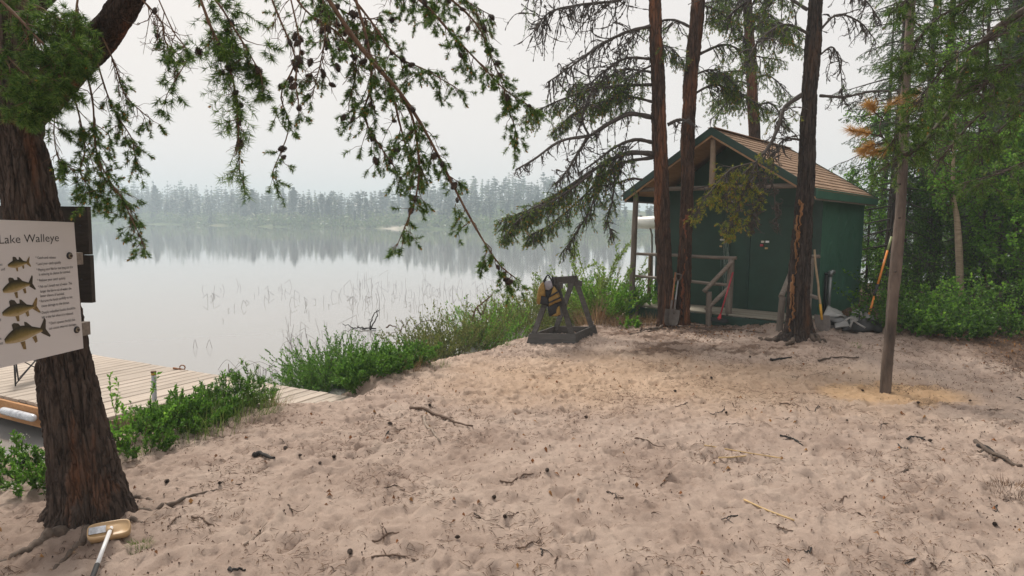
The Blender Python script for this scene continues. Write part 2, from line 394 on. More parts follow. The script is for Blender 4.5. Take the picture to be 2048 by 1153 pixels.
def base_height(x, y):
    d = lake_sd(x, y); d = d + vn(x * 1.7, y * 1.7, 3) * .12 * np.clip(np.abs(d), 0, 1)
    near = -.5 + .53 * sstep(-.05, 1.0, d) 
    near = near + sstep(7.2, 10.2, y) * (.05 * sstep(.2, 2.0, x) + .15 * sstep(3.3, 4.5, x)) * sstep(.6, 2.4, d)
    near = near + .05 * sstep(4, 9, x) + .03 * vn(x * .5, y * .5, 1) * sstep(.3, 1.5, d)
    gx, gy = 1.15, -.60; tt = np.clip(((x + 3.35) * gx + (y - 7.73) * gy) / (gx * gx + gy * gy), -1, 1); gd = np.hypot(x + 3.35 - tt * gx, y - 7.73 - tt * gy)
    near = np.where(gd < 1.0, near - np.clip(near + .24, 0, 1) * sstep(.80, .52, gd), near)
    far = -.5 + .35 * np.clip(d, 0, 2.5) + .09 * np.clip(d - 6, 0, 90) * (1 + .7 * vn(x * .012, y * .012, 5)) + .6 * vn(x * .05, y * .05, 2) * np.clip(d / 10, 0, 1)
    k = sstep(60, 120, np.hypot(x, y))
    land = near * (1 - k) + far * k
    under = -.5 - .28 * np.clip(-d, 0, 8)
    return np.where(d > 0, land, under), d
def grow_axis(lo, hi, step, end_lo, end_hi, g=1.16):
    a = list(np.arange(lo, hi + 1e-9, step)); s = step; q = hi
    while q < end_hi: s *= g; q += s; a.append(q)
    s = step; q = lo; pre = []
    while q > end_lo: s *= g; q -= s; pre.append(q)
    return np.array(pre[::-1] + a)
GX = grow_axis(-3.6, 6.6, .020, -1500, 1500, 1.10)
GY = grow_axis(3.0, 11.6, .024, -1500, 1500, 1.10)
XX, YY = np.meshgrid(GX, GY)
ZZ, DD = base_height(XX, YY)
det = sstep(.15, .9, DD) * sstep(40, 18, np.hypot(XX, YY))
q = vn(XX * 2.1 + 3, YY * 2.1, 9) * .5 + vn(XX * 4.7, YY * 4.7 + 9, 4) * .3
rid = 1 - np.abs(vn(XX * 7 + .8 * q, YY * 9, 6)); rid2 = 1 - np.abs(vn(XX * 17, YY * 21 + q, 8))
ZZ = ZZ + det * (.022 * q + .016 * rid * rid + .021 * rid2 * rid2 + .017 * (1 - np.abs(vn(XX * 31 + q, YY * 38, 2))) ** 2 + .006 * vn(XX * 55, YY * 55, 7))
# trodden footprints
def dent(cx, cy, a, L, W, dep):
    i0, i1 = np.searchsorted(GX, [cx - L * 1.6, cx + L * 1.6]); j0, j1 = np.searchsorted(GY, [cy - L * 1.6, cy + L * 1.6])
    if i1 <= i0 or j1 <= j0: return
    x = XX[j0:j1, i0:i1] - cx; y = YY[j0:j1, i0:i1] - cy
    u = (x * math.cos(a) + y * math.sin(a)) / L; v = (-x * math.sin(a) + y * math.cos(a)) / W
    r = np.sqrt(u * u + v * v)
    ZZ[j0:j1, i0:i1] += det[j0:j1, i0:i1] * dep * (-np.exp(-(r * 1.25) ** 4) + .55 * np.exp(-((r - 1.2) / .28) ** 2))
for _ in range(1900):
    cx = rng.uniform(-3.4, 7); cy = rng.uniform(2.9, 11)
    dent(cx, cy, rng.uniform(0, math.pi), rng.uniform(.08, .15), rng.uniform(.045, .08), rng.uniform(.008, .026))
def gz(x, y):
    i = np.clip(np.searchsorted(GX, x) - 1, 0, len(GX) - 2); j = np.clip(np.searchsorted(GY, y) - 1, 0, len(GY) - 2)
    u = (x - GX[i]) / (GX[i + 1] - GX[i]); v = (y - GY[j]) / (GY[j + 1] - GY[j])
    return ZZ[j, i] * (1 - u) * (1 - v) + ZZ[j, i + 1] * u * (1 - v) + ZZ[j + 1, i] * (1 - u) * v + ZZ[j + 1, i + 1] * u * v
_tt = np.arange(1.5, 70, .012)
def G(px, py, dz=0):
    d = ray(px, py); Q = O + d * _tt[:, None]
    h = np.maximum(gz(Q[:, 0], Q[:, 1]), WATER); k = int(np.argmax(Q[:, 2] <= h)); p = Q[k].copy(); p[2] = float(gz(p[0], p[1])) + dz; return p

# ------------------------------------------------------------------ ground
def mk_ground():
    m, t, b, o = nodes('sand_and_soil')
    A = lambda n: (lambda q: (setattr(q, 'attribute_name', n), q.outputs['Fac'])[1])(t.nodes.new('ShaderNodeAttribute'))
    v = coords(t)
    n1 = noise(t, v, 1.6, 6, .65); n2 = noise(t, v, 38, 6, .7); n3 = noise(t, v, 260, 3, .8); n4 = noise(t, v, 7, 6, .7)
    sand = ramp(t, n1, [(.3, (.40, .30, .245)), (.5, (.555, .432, .358)), (.7, (.64, .515, .43))])
    yel = ramp(t, n4, [(.3, (.62, .405, .23)), (.7, (.76, .53, .33))])
    c = mixc(t, A('yellow'), sand, yel)
    g = ramp(t, n3, [(.28, (.70, .66, .64)), (.5, (1, 1, 1)), (.72, (1.12, 1.1, 1.08))])
    c = mixc(t, .75, c, g, 'MULTIPLY')
    specks_shade = ramp(t, n2, [(.30, (.36, .28, .25)), (.41, (1, 1, 1))]); c = mixc(t, .75, c, specks_shade, 'MULTIPLY')  # dark crumbs, plus shade of the crust hollows painted into the sand colour
    gr = mixc(t, n2, (.20, .16, .145), (.33, .27, .24)); c = mixc(t, A('ash'), c, gr)
    lit = ramp(t, n2, [(.3, (.045, .028, .019)), (.5, (.125, .075, .05)), (.7, (.24, .155, .11))])
    c = mixc(t, A('litter'), c, lit)
    soil = ramp(t, n4, [(.3, (.035, .03, .018)), (.7, (.10, .085, .045))]); c = mixc(t, A('soil'), c, soil)
    far = ramp(t, noise(t, v, .05, 5), [(.35, (.05, .085, .025)), (.55, (.09, .12, .04)), (.7, (.16, .14, .085))])
    c = mixc(t, A('far'), c, far); c = mixc(t, A('beach'), c, (.52, .46, .38))
    t.links.new(c, b.inputs['Base Color']); b.inputs['Roughness'].default_value = .95; b.inputs['Specular IOR Level'].default_value = .1
    ad = t.nodes.new('ShaderNodeMath'); ad.operation = 'ADD'; t.links.new(n3, ad.inputs[0]); t.links.new(n2, ad.inputs[1])
    bump(t, b, ad.outputs[0], .8, .022); return m
gm = MB(); ny, nx = XX.shape
i = np.arange(ny - 1)[:, None] * nx; j = np.arange(nx - 1)[None]
gm.add(np.stack([XX, YY, ZZ], -1).reshape(-1, 3), np.stack([i + j, i + j + 1, i + nx + j + 1, i + nx + j], -1).reshape(-1, 4), 0, True)
ground = gm.build('ground', mk_ground(), kind='structure')
def addattr(o, name, val):
    a = o.data.attributes.new(name, 'FLOAT', 'POINT'); a.data.foreach_set('value', np.clip(val, 0, 1).ravel().astype(np.float32))
nn = vn(XX * .8, YY * .8, 3) * .5 + vn(XX * 2.3, YY * 2.3, 4) * .35 + vn(XX * 6, YY * 6, 4) * .2
px_, py_ = XX, YY
def blob(cx, cy, rx, ry, a=0):
    u = (XX - cx) * math.cos(a) + (YY - cy) * math.sin(a); v = -(XX - cx) * math.sin(a) + (YY - cy) * math.cos(a)
    return 1 - np.sqrt((u / rx) ** 2 + (v / ry) ** 2)
yellow = sstep(-.1, .75, blob(1.7, 7.6, 3.4, 1.8, -.05) + .35 * nn) * .42
yellow = np.maximum(yellow, sstep(.0, .6, blob(4.0, 7.05, 1.0, .65) + .3 * nn) * .95)
litter = sstep(.0, .5, blob(2.8, 11.2, 3.2, 1.2, .2) + .7 * nn) * .75
litter = np.maximum(litter, sstep(.0, .35, blob(3.3, 9.3, 1.6, .55, 0) + .9 * nn) * .8)
litter = litter * (.35 + .65 * sstep(-.25, .35, vn(XX * 6, YY * 10, 14) + .5 * vn(XX * 15, YY * 22, 15)))
edge = (XX * .877 + YY * .48) - 8.9 + .5 * nn
litter = np.maximum(litter, sstep(-.1, .9, edge) * sstep(4.4, 5.4, XX) * sstep(7.0, 8.0, YY) * .85)
litter = np.maximum(litter, sstep(5.3, 6.6, XX + .8 * nn) * sstep(8.2, 9.4, YY + .5 * nn) * .75)
litter = np.maximum(litter, sstep(-.1, .6, blob(-2.55, 3.75, .75, .6) + .5 * nn) * .3)
ash = sstep(.1, .6, blob(4.3, 6.3, .7, .3) + .5 * nn) * .35
ash = np.maximum(ash, sstep(.1, .9, blob(4.6, 9.6, 2.2, .8) + .5 * nn) * .35)
dmin = DD
soil = sstep(.75, .35, DD + .12 * nn) * 1.0
soil = np.maximum(soil, sstep(15, 22, np.hypot(XX, YY)))
far = sstep(90, 120, np.hypot(XX, YY))
beach = sstep(3.2, 1.6, DD) * sstep(0, .3, DD) * far * sstep(-.15, .25, vn(XX * .03, YY * .03, 8)) 
for nme, val in (('yellow', yellow), ('litter', litter), ('ash', ash), ('soil', soil * (1 - far)), ('far', far), ('beach', beach)): addattr(ground, nme, val)

# ------------------------------------------------------------------ lake
m, t, b, o = nodes('lake_water')
b.inputs['Base Color'].default_value = (.27, .265, .255, 1); b.inputs['Roughness'].default_value = .012; b.inputs['IOR'].default_value = 1.6
wn = noise(t, coords(t, (.55, 1.6, 1)), 2.2, 3, .5)
wl = noise(t, coords(t, (.1, .25, 1)), .5, 2, .5)
ad = t.nodes.new('ShaderNodeMath'); ad.operation = 'ADD'; t.links.new(wn, ad.inputs[0]); t.links.new(wl, ad.inputs[1])
bump(t, b, ad.outputs[0], .06, .02)
M_water = m
wmb = MB(); wmb.add([(-900, -90, WATER), (150, -90, WATER), (150, 420, WATER), (-900, 420, WATER)], [(0, 1, 2, 3)])
water = wmb.build('lake_water', M_water, kind='structure')

# ------------------------------------------------------------------ smoke haze
m = bpy.data.materials.new('smoke_haze'); m.use_nodes = True; t = m.node_tree; t.nodes.clear()
o = t.nodes.new('ShaderNodeOutputMaterial'); pv = t.nodes.new('ShaderNodeVolumePrincipled')
pv.inputs['Color'].default_value = (.77, .91, 1, 1); pv.inputs['Density'].default_value = .0018; pv.inputs['Anisotropy'].default_value = 0
t.links.new(pv.outputs[0], o.inputs['Volume'])
HX = float(max(abs(GX[0]), abs(GX[-1]), abs(GY[0]), abs(GY[-1]))) + 20
hb = MB(); hb.box((0, 0, 13.5), (HX, 0, 0), (0, HX, 0), (0, 0, 17.8))
haze = hb.build('haze', m, kind='stuff')

# ------------------------------------------------------------------ far shore: conifers one can tell apart, and the wood behind them
M_fartree = [leafmat('far_conifer_%s' % k, [c, tuple(x * 1.6 for x in c)], .1) for k, c in (('dark', (.016, .034, .018)), ('mid', (.03, .055, .022)), ('light', (.06, .10, .03)))]
M_fartrunk = flat('far_trunk', (.10, .075, .06), .9, .3, 4, 0)
def far_conifer(mb, x, y, z, h, style, lod=1):
    k = int(17 * lod) + 4; nb = 7 if lod < 1 else 11
    mb.tube([(x, y, z - .5), (x + rng.normal(0, .15), y, z + h * .6), (x, y, z + h)], [h * .014 + .05, h * .009 + .03, .02], 3, 1, False)
    base = .12 if style == 0 else .42
    V = []; 
    for q in range(k):
        t_ = base + (1 - base) * (q + rng.uniform(0, .8)) / k
        if style == 0: r = (1 - t_) ** .85 * h * .21 + .12
        else: r = (math.sin(math.pi * min(1, (t_ - base) / (1 - base) * .85 + .12))) * h * .15 + .2
        for s in range(nb):
            if rng.random() < .16: continue
            a = rng.uniform(0, 6.283); rr = r * rng.uniform(.55, 1.25); zz = z + h * t_
            dx, dy = math.cos(a), math.sin(a); w_ = h * .022 + .10
            tip = (x + dx * rr, y + dy * rr, zz + (-.35 if style == 0 else .25) * rr * rng.uniform(.2, 1.2))
            V += [(x - dy * w_, y + dx * w_, zz + w_ * .6), (x + dy * w_, y - dx * w_, zz - w_ * .6), tip]
            V += [(x + dx * rr * .35 - dy * w_ * 1.5, y + dy * rr * .35 + dx * w_ * 1.5, zz - .1), (x + dx * rr * .35 + dy * w_ * 1.5, y + dy * rr * .35 - dx * w_ * 1.5, zz + w_), (tip[0], tip[1], tip[2] + w_ * .3)]
    mb.add(V, np.arange(len(V)).reshape(-1, 3), 0)
# points along the far shore
fs = LAKE[22:32]; seg = np.linalg.norm(np.diff(fs, axis=0), axis=1); cum = np.concatenate([[0], np.cumsum(seg)])
def shore_pt(s, inland):
    i = min(np.searchsorted(cum, s) - 1, len(seg) - 1); i = max(i, 0); t_ = (s - cum[i]) / seg[i]
    p = fs[i] + (fs[i + 1] - fs[i]) * t_; e = (fs[i + 1] - fs[i]) / seg[i]; nrm = np.array([e[1], -e[0]])
    if lake_sd(p[0] + nrm[0] * 3, p[1] + nrm[1] * 3) < 0: nrm = -nrm
    return p + nrm * inland
def hz(x, y): return float(gz(np.array(x), np.array(y)))
nfar = 110
protos = []
for k in range(14):
    st = 0 if k % 3 else 1
    a = MB(); far_conifer(a, 0, 0, 0, 12.0, st, 1.0); tr = MB(); tr.tube([(0, 0, -.6), (.1, 0, 6), (0, 0, 11.6)], [.17, .11, .03], 5, 0)
    # split trunk and crown
    crown = MB(); crown.v = a.v[1:]; crown.f = [(f - len(a.v[0]), 0, s) for f, mi, s in a.f[1:]]; crown.n = a.n - len(a.v[0])
    co = crown.build('crown', M_fartree[k % 3 if k % 3 < 2 else 0]); to = tr.build('trunk', M_fartrunk)
    protos.append((to.data, co.data)); bpy.data.objects.remove(co); bpy.data.objects.remove(to)
for k in range(nfar):
    s = cum[-1] * (k + rng.uniform(.1, .9)) / nfar; inl = rng.uniform(3, 30)
    p = shore_pt(s, inl); h = rng.uniform(.55, 1.1) * (9.5 + .035 * max(0, math.hypot(*p) - 200))
    r_ = thing('far_conifer', (p[0], p[1], hz(p[0], p[1])), 'hazy conifer standing in the front row of the far shore wood across the lake', 'conifer', 'conifers along the far shore', rng.uniform(0, 6))
    tm, cm = protos[k % len(protos)]; sx = h / 12 * rng.uniform(.85, 1.25)
    for nme, me in (('trunk', tm), ('crown', cm)):
        c_ = bpy.data.objects.new(nme, me); C.objects.link(c_); c_.parent = r_; c_.scale = (sx, sx, h / 12)
wd = MB(); wt = [MB(), MB(), MB()]
for k in range(2000):
    s = cum[-1] * rng.random(); inl = 8 + 110 * rng.random() ** 1.2
    p = shore_pt(s, inl); z = hz(p[0], p[1])
    if p[1] < 60: continue
    h = rng.uniform(.6, 1.15) * (8 + .03 * max(0, math.hypot(*p) - 200)) * (.7 if rng.random() < .3 else 1)
    far_conifer(wt[k % 3 if rng.random() < .6 else 0], p[0], p[1], z, h, int(rng.random() < .45), .35)
for q_, nm in zip(wt, ('dark', 'mid', 'light')):
    o_ = q_.build('far_wood', [M_fartree[('dark', 'mid', 'light').index(nm)], M_fartrunk], kind='stuff')
# leafy shrubs at the foot of the far wood
M_farshrub = leafmat('far_shrub', [(.09, .15, .035), (.15, .22, .06), (.22, .22, .11)], .3)
sb = MB(); V = []
for k in range(2600):
    s = cum[-1] * rng.random(); inl = 2 + rng.gamma(1.4, 7); p = shore_pt(s, inl); z = hz(p[0], p[1]); h = rng.uniform(.8, 4.5); 
    for q in range(16):
        c = np.array([p[0], p[1], z]) + rng.normal(0, 1, 3) * [h * .3, h * .3, 0] + [0, 0, rng.uniform(.0, h)]
        V += list(c + rng.normal(0, .42, (3, 3)))
sb.add(V, np.arange(len(V)).reshape(-1, 3)); tag(sb.build('far_shrubs', M_farshrub), kind='stuff')

# ------------------------------------------------------------------ needles, leaves, twigs
def perp(d):
    a = np.where(np.abs(d[:, 2:3]) < .9, np.array([[0, 0, 1.]]), np.array([[1., 0, 0]]))
    u = np.cross(d, a); u /= np.linalg.norm(u, axis=1)[:, None] + 1e-12; return u, np.cross(d, u)
def needles(mb, A, B, n, L, wd=.0016, ang=50, mi=0, tip=.25):
    """needle triangles round shoots from A to B"""
    A = np.asarray(A, float); B = np.asarray(B, float)
    if len(A) == 0: return
    D = B - A; D /= np.linalg.norm(D, axis=1)[:, None] + 1e-12
    A = np.repeat(A, n, 0); B = np.repeat(B, n, 0); D = np.repeat(D, n, 0); m = len(A)
    t_ = rng.random(m) ** .8; base = A + (B - A) * t_[:, None]
    u, v = perp(D); ph = rng.uniform(0, 2 * np.pi, m); an = np.radians(ang * rng.uniform(.6, 1.25, m) * (1 - tip * t_))
    d = D * np.cos(an)[:, None] + (u * np.cos(ph)[:, None] + v * np.sin(ph)[:, None]) * np.sin(an)[:, None]
    l = L * rng.uniform(.65, 1.2, m)
    side, _ = perp(d); r2 = rng.uniform(0, 2 * np.pi, m)[:, None]; side = side * np.cos(r2) + np.cross(d, side) * np.sin(r2)
    tp = base + d * l[:, None]; V = np.stack([base - side * wd / 2, base + side * wd / 2, tp], 1).reshape(-1, 3)
    mb.add(V, np.arange(3 * m).reshape(-1, 3), mi)
def leaves(mb, c, size, mi=0, nrm=None, aspect=.55, droop=.3, d=None):
    """pointed leaves: two triangles folded on the midrib"""
    c = np.asarray(c, float); m = len(c)
    if m == 0: return
    if d is None: d = rng.normal(0, 1, (m, 3)); d[:, 2] -= droop
    d = d / np.linalg.norm(d, axis=1)[:, None]
    u, v = perp(d); ph = rng.uniform(0, 2 * np.pi, m)[:, None]; s_ = u * np.cos(ph) + v * np.sin(ph); n_ = np.cross(d, s_)
    l = size * rng.uniform(.6, 1.25, m)[:, None]; w_ = l * aspect / 2
    b_ = c; tp = c + d * l; mid = c + d * l * .45
    V = np.stack([b_, mid + s_ * w_ + n_ * w_ * .3, tp, mid - s_ * w_ + n_ * w_ * .3], 1).reshape(-1, 3)
    i_ = np.arange(m)[:, None] * 4
    mb.add(V, np.concatenate([i_ + [0, 1, 2], i_ + [0, 2, 3]], 0), mi)
def walk(p, d, L, n, droop=.3, jit=.25, curl=0):
    pts = [np.array(p, float)]; d = unit(d); st = L / n
    ax = unit(rng.normal(0, 1, 3))
    for _ in range(n):
        d = unit(d + np.array([0, 0, -droop / n * 2]) + rng.normal(0, jit, 3) / math.sqrt(n) + np.cross(ax, d) * curl / n)
        pts.append(pts[-1] + d * st)
    return np.array(pts)
def cone_mesh():
    mb = MB()
    for k in range(9):
        t_ = k / 8; r = .0135 * math.sin(math.pi * (.12 + .83 * t_)) + .002
        for s in range(8):
            a = s * math.pi / 4 + k * .4; z = (t_ - .5) * .042
            c = np.array([math.cos(a) * r, math.sin(a) * r, z]); e = np.array([-math.sin(a), math.cos(a), 0]) * .0055
            mb.add([c - e - [0, 0, .003], c + e - [0, 0, .003], c * [1.35, 1.35, 1] + [0, 0, .006] * np.array([1, 1, 1])], [(0, 1, 2)], 0)
    mb2 = MB(); mb2.v = mb.v; mb2.f = mb.f; mb2.n = mb.n
    ellipsoid(mb2, np.zeros(3), .0125, .0125, .022, 7, 5)
    o = mb2.build('pine_cone', M_cone); me = o.data; bpy.data.objects.remove(o); return me
ME_CONE = cone_mesh()
def put_cone(parent, p, axis, s=1.0, name='pine_cone'):
    z = unit(axis); x = unit(np.cross(z, [0.3, .9, .1])); y = np.cross(z, x)
    return place(ME_CONE, name, parent, p, x * s, y * s, z * s)

def pine_limb(tree, pts, r0, r1, name='branch', mat=None, sec_n=10, sec_L=(.3, .6), t_from=.15, sec_droop=.5, ter_n=5, ter_L=(.06, .16),
              green=lambda t_: 1.0, nn_=26, nL=.032, nw=.0017, shoot=.06, ncol=None, bud=.25, cone=.0, conelist=None, seg=22, dirbias=(0, 0, -.4), dead_curl=0.0, nmat=0, hang=0, thick=1.0, budlen=.012, end_tuft=True, twig_r=.0035, jit=.35, nang=62):
    """a limb with drooping twigs; returns (wood mesh object, needle object)"""
    ncol = ncol or M_needle; mat = mat or M_twig
    pts = spline(pts, seg); Ls = pathlen(pts); wood = MB(); nd = MB(); A, B, bA, bB = [], [], [], []
    rr = np.linspace(r0, r1, seg); wood.tube(pts, rr * (1 + .12 * np.sin(np.arange(seg) * 2.1)), 8 if r0 > .02 else 6)
    T = np.gradient(pts, axis=0)
    secs = []
    for k in range(sec_n):
        t_ = t_from + (1 - t_from) * (k + rng.random()) / sec_n; t_ = min(t_, .995); i_ = int(t_ * (seg - 1)); f_ = t_ * (seg - 1) - i_
        p = pts[i_] * (1 - f_) + pts[min(i_ + 1, seg - 1)] * f_; d = unit(unit(T[i_]) * .55 + rng.normal(0, .55, 3) + np.array(dirbias))
        L = rng.uniform(*sec_L) * (1.1 - .55 * t_); secs.append((p, d, L, t_))
    if end_tuft: secs.append((pts[-1], unit(T[-1]), .10, .999))
    for p, d, L, t_ in secs:
        g = rng.random() < green(t_)
        n_ = max(4, int(L / .05)); q = walk(p, d, L, n_, sec_droop + hang, jit, dead_curl * rng.normal() if not g else 0)
        if not g and mat is M_deadtwig:
            q = spline(q, max(6, int(L / .028))); wood.tube(q, np.linspace(twig_r * thick * 1.2, twig_r * .6 * thick, len(q)) * rng.choice([1, 1, 1.5, 2.7], len(q)), 4, 0, False)
        else: wood.tube(q, np.linspace(twig_r * thick * 1.25, twig_r * .45 * thick, len(q)), 4, 0, False)
        if g:
            dd = unit(q[-1] - q[-2]); A.append(q[-1]); B.append(q[-1] + dd * shoot)
            if L > .08:
                s0 = int(len(q) * .45)
                for i_ in range(s0, len(q) - 1):
                    if rng.random() < .55: A.append(q[i_]); B.append(q[i_ + 1])
            if rng.random() < bud * 2: bA.append(q[-1] + dd * shoot * .9); bB.append(q[-1] + dd * (shoot + budlen))
        for k in range(ter_n if L > .08 else 2):
            u_ = rng.uniform(.12, 1); i_ = min(int(u_ * (len(q) - 1)), len(q) - 2); tp = q[i_]
            td = unit(unit(q[i_ + 1] - q[i_]) * .8 + rng.normal(0, .55, 3) + np.array([0, 0, -.15])); tl = rng.uniform(*ter_L)
            r = walk(tp, td, tl, 3 if g else 5, .25, .25, dead_curl * rng.normal() * 1.6 if not g else 0)
            wood.tube(r, np.linspace(twig_r * .7 * thick, twig_r * .35 * thick, len(r)), 3, 0, False)
            if g:
                dd = unit(r[-1] - r[-2]); A.append(r[-2]); B.append(r[-1] + dd * shoot * .6)
                if rng.random() < bud: bA.append(r[-1] + dd * shoot * .6); bB.append(r[-1] + dd * (shoot * .6 + budlen))
            if conelist is not None and rng.random() < cone: conelist.append((tp + rng.normal(0, .006, 3), td))
    wo = wood.build(name, mat, tree)
    if A: needles(nd, A, B, nn_, nL, nw, nang, 0)
    if bA: needles(nd, bA, bB, 16, budlen * 1.0, nw * 2.4, 42, 1)
    no = nd.build('needles', [ncol, M_bud], wo, 'stuff') if (A or bA) else None
    return wo, no

def trunk_mesh(pts, radii, sides, rings, amp, fq=1.0, flare=None, seed=0):
    """furrowed trunk; pts/radii are splined; flare: list of (angle, extra radius) buttress roots at the foot"""
    n = rings; pts = spline(pts, n); rad = np.interp(np.linspace(0, 1, n), np.linspace(0, 1, len(radii)), radii)
    T = np.gradient(pts, axis=0); T /= np.linalg.norm(T, axis=1)[:, None]
    A = np.cross(T, [0, 1., 0]); A /= np.linalg.norm(A, axis=1)[:, None]; B = np.cross(T, A)
    th = np.linspace(0, 2 * np.pi, sides, endpoint=False)
    s = np.concatenate([[0], np.cumsum(np.linalg.norm(np.diff(pts, axis=0), axis=1))])[:, None]; th2 = th[None]
    R0 = rad[:, None]; cx, cy = np.cos(th2) * R0, np.sin(th2) * R0
    wob = vn(cx * 9 * fq + seed, cy * 9 * fq, s * 2.2) * .05
    q1 = 1 - np.abs(vn(cx * 30 * fq + seed + wob * 4, cy * 30 * fq, s * 2.4 * fq)); q2 = 1 - np.abs(vn(cx * 60 * fq, cy * 60 * fq + seed, s * 8 * fq)); q3 = vn(cx * 130 * fq, cy * 130 * fq, s * 60 * fq + seed)
    rr = R0 * (1 + wob) + amp * (.6 - 1.6 * q1 ** 3 - .7 * q2 ** 3 + .3 * q3)
    if flare:
        for a, ex, h in flare:
            da = np.angle(np.exp(1j * (th2 - a))); rr = rr + ex * np.exp(-(da / .38) ** 2) * np.exp(-s / h)
    V = pts[:, None] + A[:, None] * (np.cos(th2) * rr)[..., None] + B[:, None] * (np.sin(th2) * rr)[..., None]
    i_ = np.arange(n - 1)[:, None] * sides; j_ = np.arange(sides)[None]; j2 = (j_ + 1) % sides
    f = np.stack([i_ + j_, i_ + j2, i_ + sides + j2, i_ + sides + j_], -1).reshape(-1, 4)
    mb = MB(); mb.add(V.reshape(-1, 3), f[:, ::-1] if False else f, 0, True)
    return mb, pts

# ------------------------------------------------------------------ the near pine on the left
YT = 3.95
base = G(172, 1055); YB = base[1] + .17
tc_px = [(178, 1075), (176, 1000), (160, 905), (140, 800), (121, 700), (92, 560), (67, 430), (44, 300), (32, 200), (16, 60), (5, -60), (-14, -260), (-30, -480)]
tw_px = [178, 150, 128, 116, 106, 102, 101, 94, 86, 78, 72, 64, 50]
tpts = [P(x, y, YB) for x, y in tc_px]; trad = [w_ * .5 * YB / FPX * .94 for w_ in tw_px]
tpts[0][2] = base[2] - .12
near_tree = thing('pine_tree', (tpts[0][0], YB, base[2]), 'big rough barked pine at the left edge that carries the white fish sign', 'pine tree')
mb, tl = trunk_mesh(tpts, trad, 190, 520, .017, 1.0, [(math.pi * .02, .15, .13), (math.pi * 1.0, .16, .12), (math.pi * 1.45, .08, .16), (math.pi * 1.75, .11, .12), (math.pi * .5, .1, .1), (math.pi * 1.22, .12, .1)], 3)
trunk = mb.build('trunk', M_bark_near, near_tree)
# surface roots
def root(tree, pix, r0, r1, lift=-.004, n=30):
    w_ = []
    for x, y in pix: w_.append(G(x, y))
    q = spline(w_, n); q[:, 2] = gz(q[:, 0], q[:, 1]) + lift + rng.normal(0, .004, n); q[-1, 2] -= .02
    m_ = MB(); m_.tube(q, np.linspace(r0, r1, n) * (1 + .15 * rng.normal(0, 1, n)), 7); return m_.build('root', M_root, tree)
root(near_tree, [(215, 1000), (262, 1012), (330, 1008), (395, 992), (500, 968)], .030, .004)
root(near_tree, [(190, 1030), (240, 1050), (262, 1040), (290, 1046)], .032, .008)
root(near_tree, [(140, 1060), (95, 1075), (55, 1100), (-5, 1128)], .042, .012)
root(near_tree, [(180, 1060), (165, 1090), (130, 1120), (96, 1150)], .030, .008)
root(near_tree, [(230, 1005), (280, 998), (312, 1007)], .022, .006)
root(near_tree, [(200, 1055), (222, 1062), (232, 1050)], .03, .012)
# the thick limb going up to the right, with its own bark
L1 = [P(30, 245, YB), P(85, 195, YB - .05), P(150, 128, YB - .15), P(212, 66, YB - .22), P(262, -12, YB - .3), P(330, -150, YB - .35), P(520, -290, YB - .3), P(760, -330, YB - .1), P(1000, -260, YB + .1)]
mb, l1 = trunk_mesh(L1, [.11, .10, .088, .080, .072, .062, .05, .04, .03], 72, 260, .008, 1.6, None, 9)
mb.build('limb', barkmat('bark_limb', (.02, .014, .012), (.085, .055, .042), (.30, .11, .05), .56, 1.8), near_tree)
L2 = [P(20, 40, YB), P(75, 8, YB - .1), P(130, -40, YB - .2)]
mb, l2 = trunk_mesh(L2, [.06, .045, .04], 40, 60, .006, 1.8, None, 4); mb.build('limb', M_bark_near, near_tree)
cones = []
def nb(pix, Y0, Y1, r0=.008, r1=.0025, **k):
    m_ = len(pix); pts = [P(x, y, Y0 + (Y1 - Y0) * i_ / (m_ - 1)) for i_, (x, y) in enumerate(pix)]
    a = dict(conelist=cones, cone=.10, mat=M_twig_brown, nL=.024, shoot=.028, nn_=60, nang=74, jit=.6, sec_droop=.4, sec_L=(.10, .26), ter_L=(.03, .09), ter_n=4, nw=.0032, twig_r=.0021, budlen=.010, bud=.28); a.update(k)
    return pine_limb(near_tree, pts, r0, r1, **a)
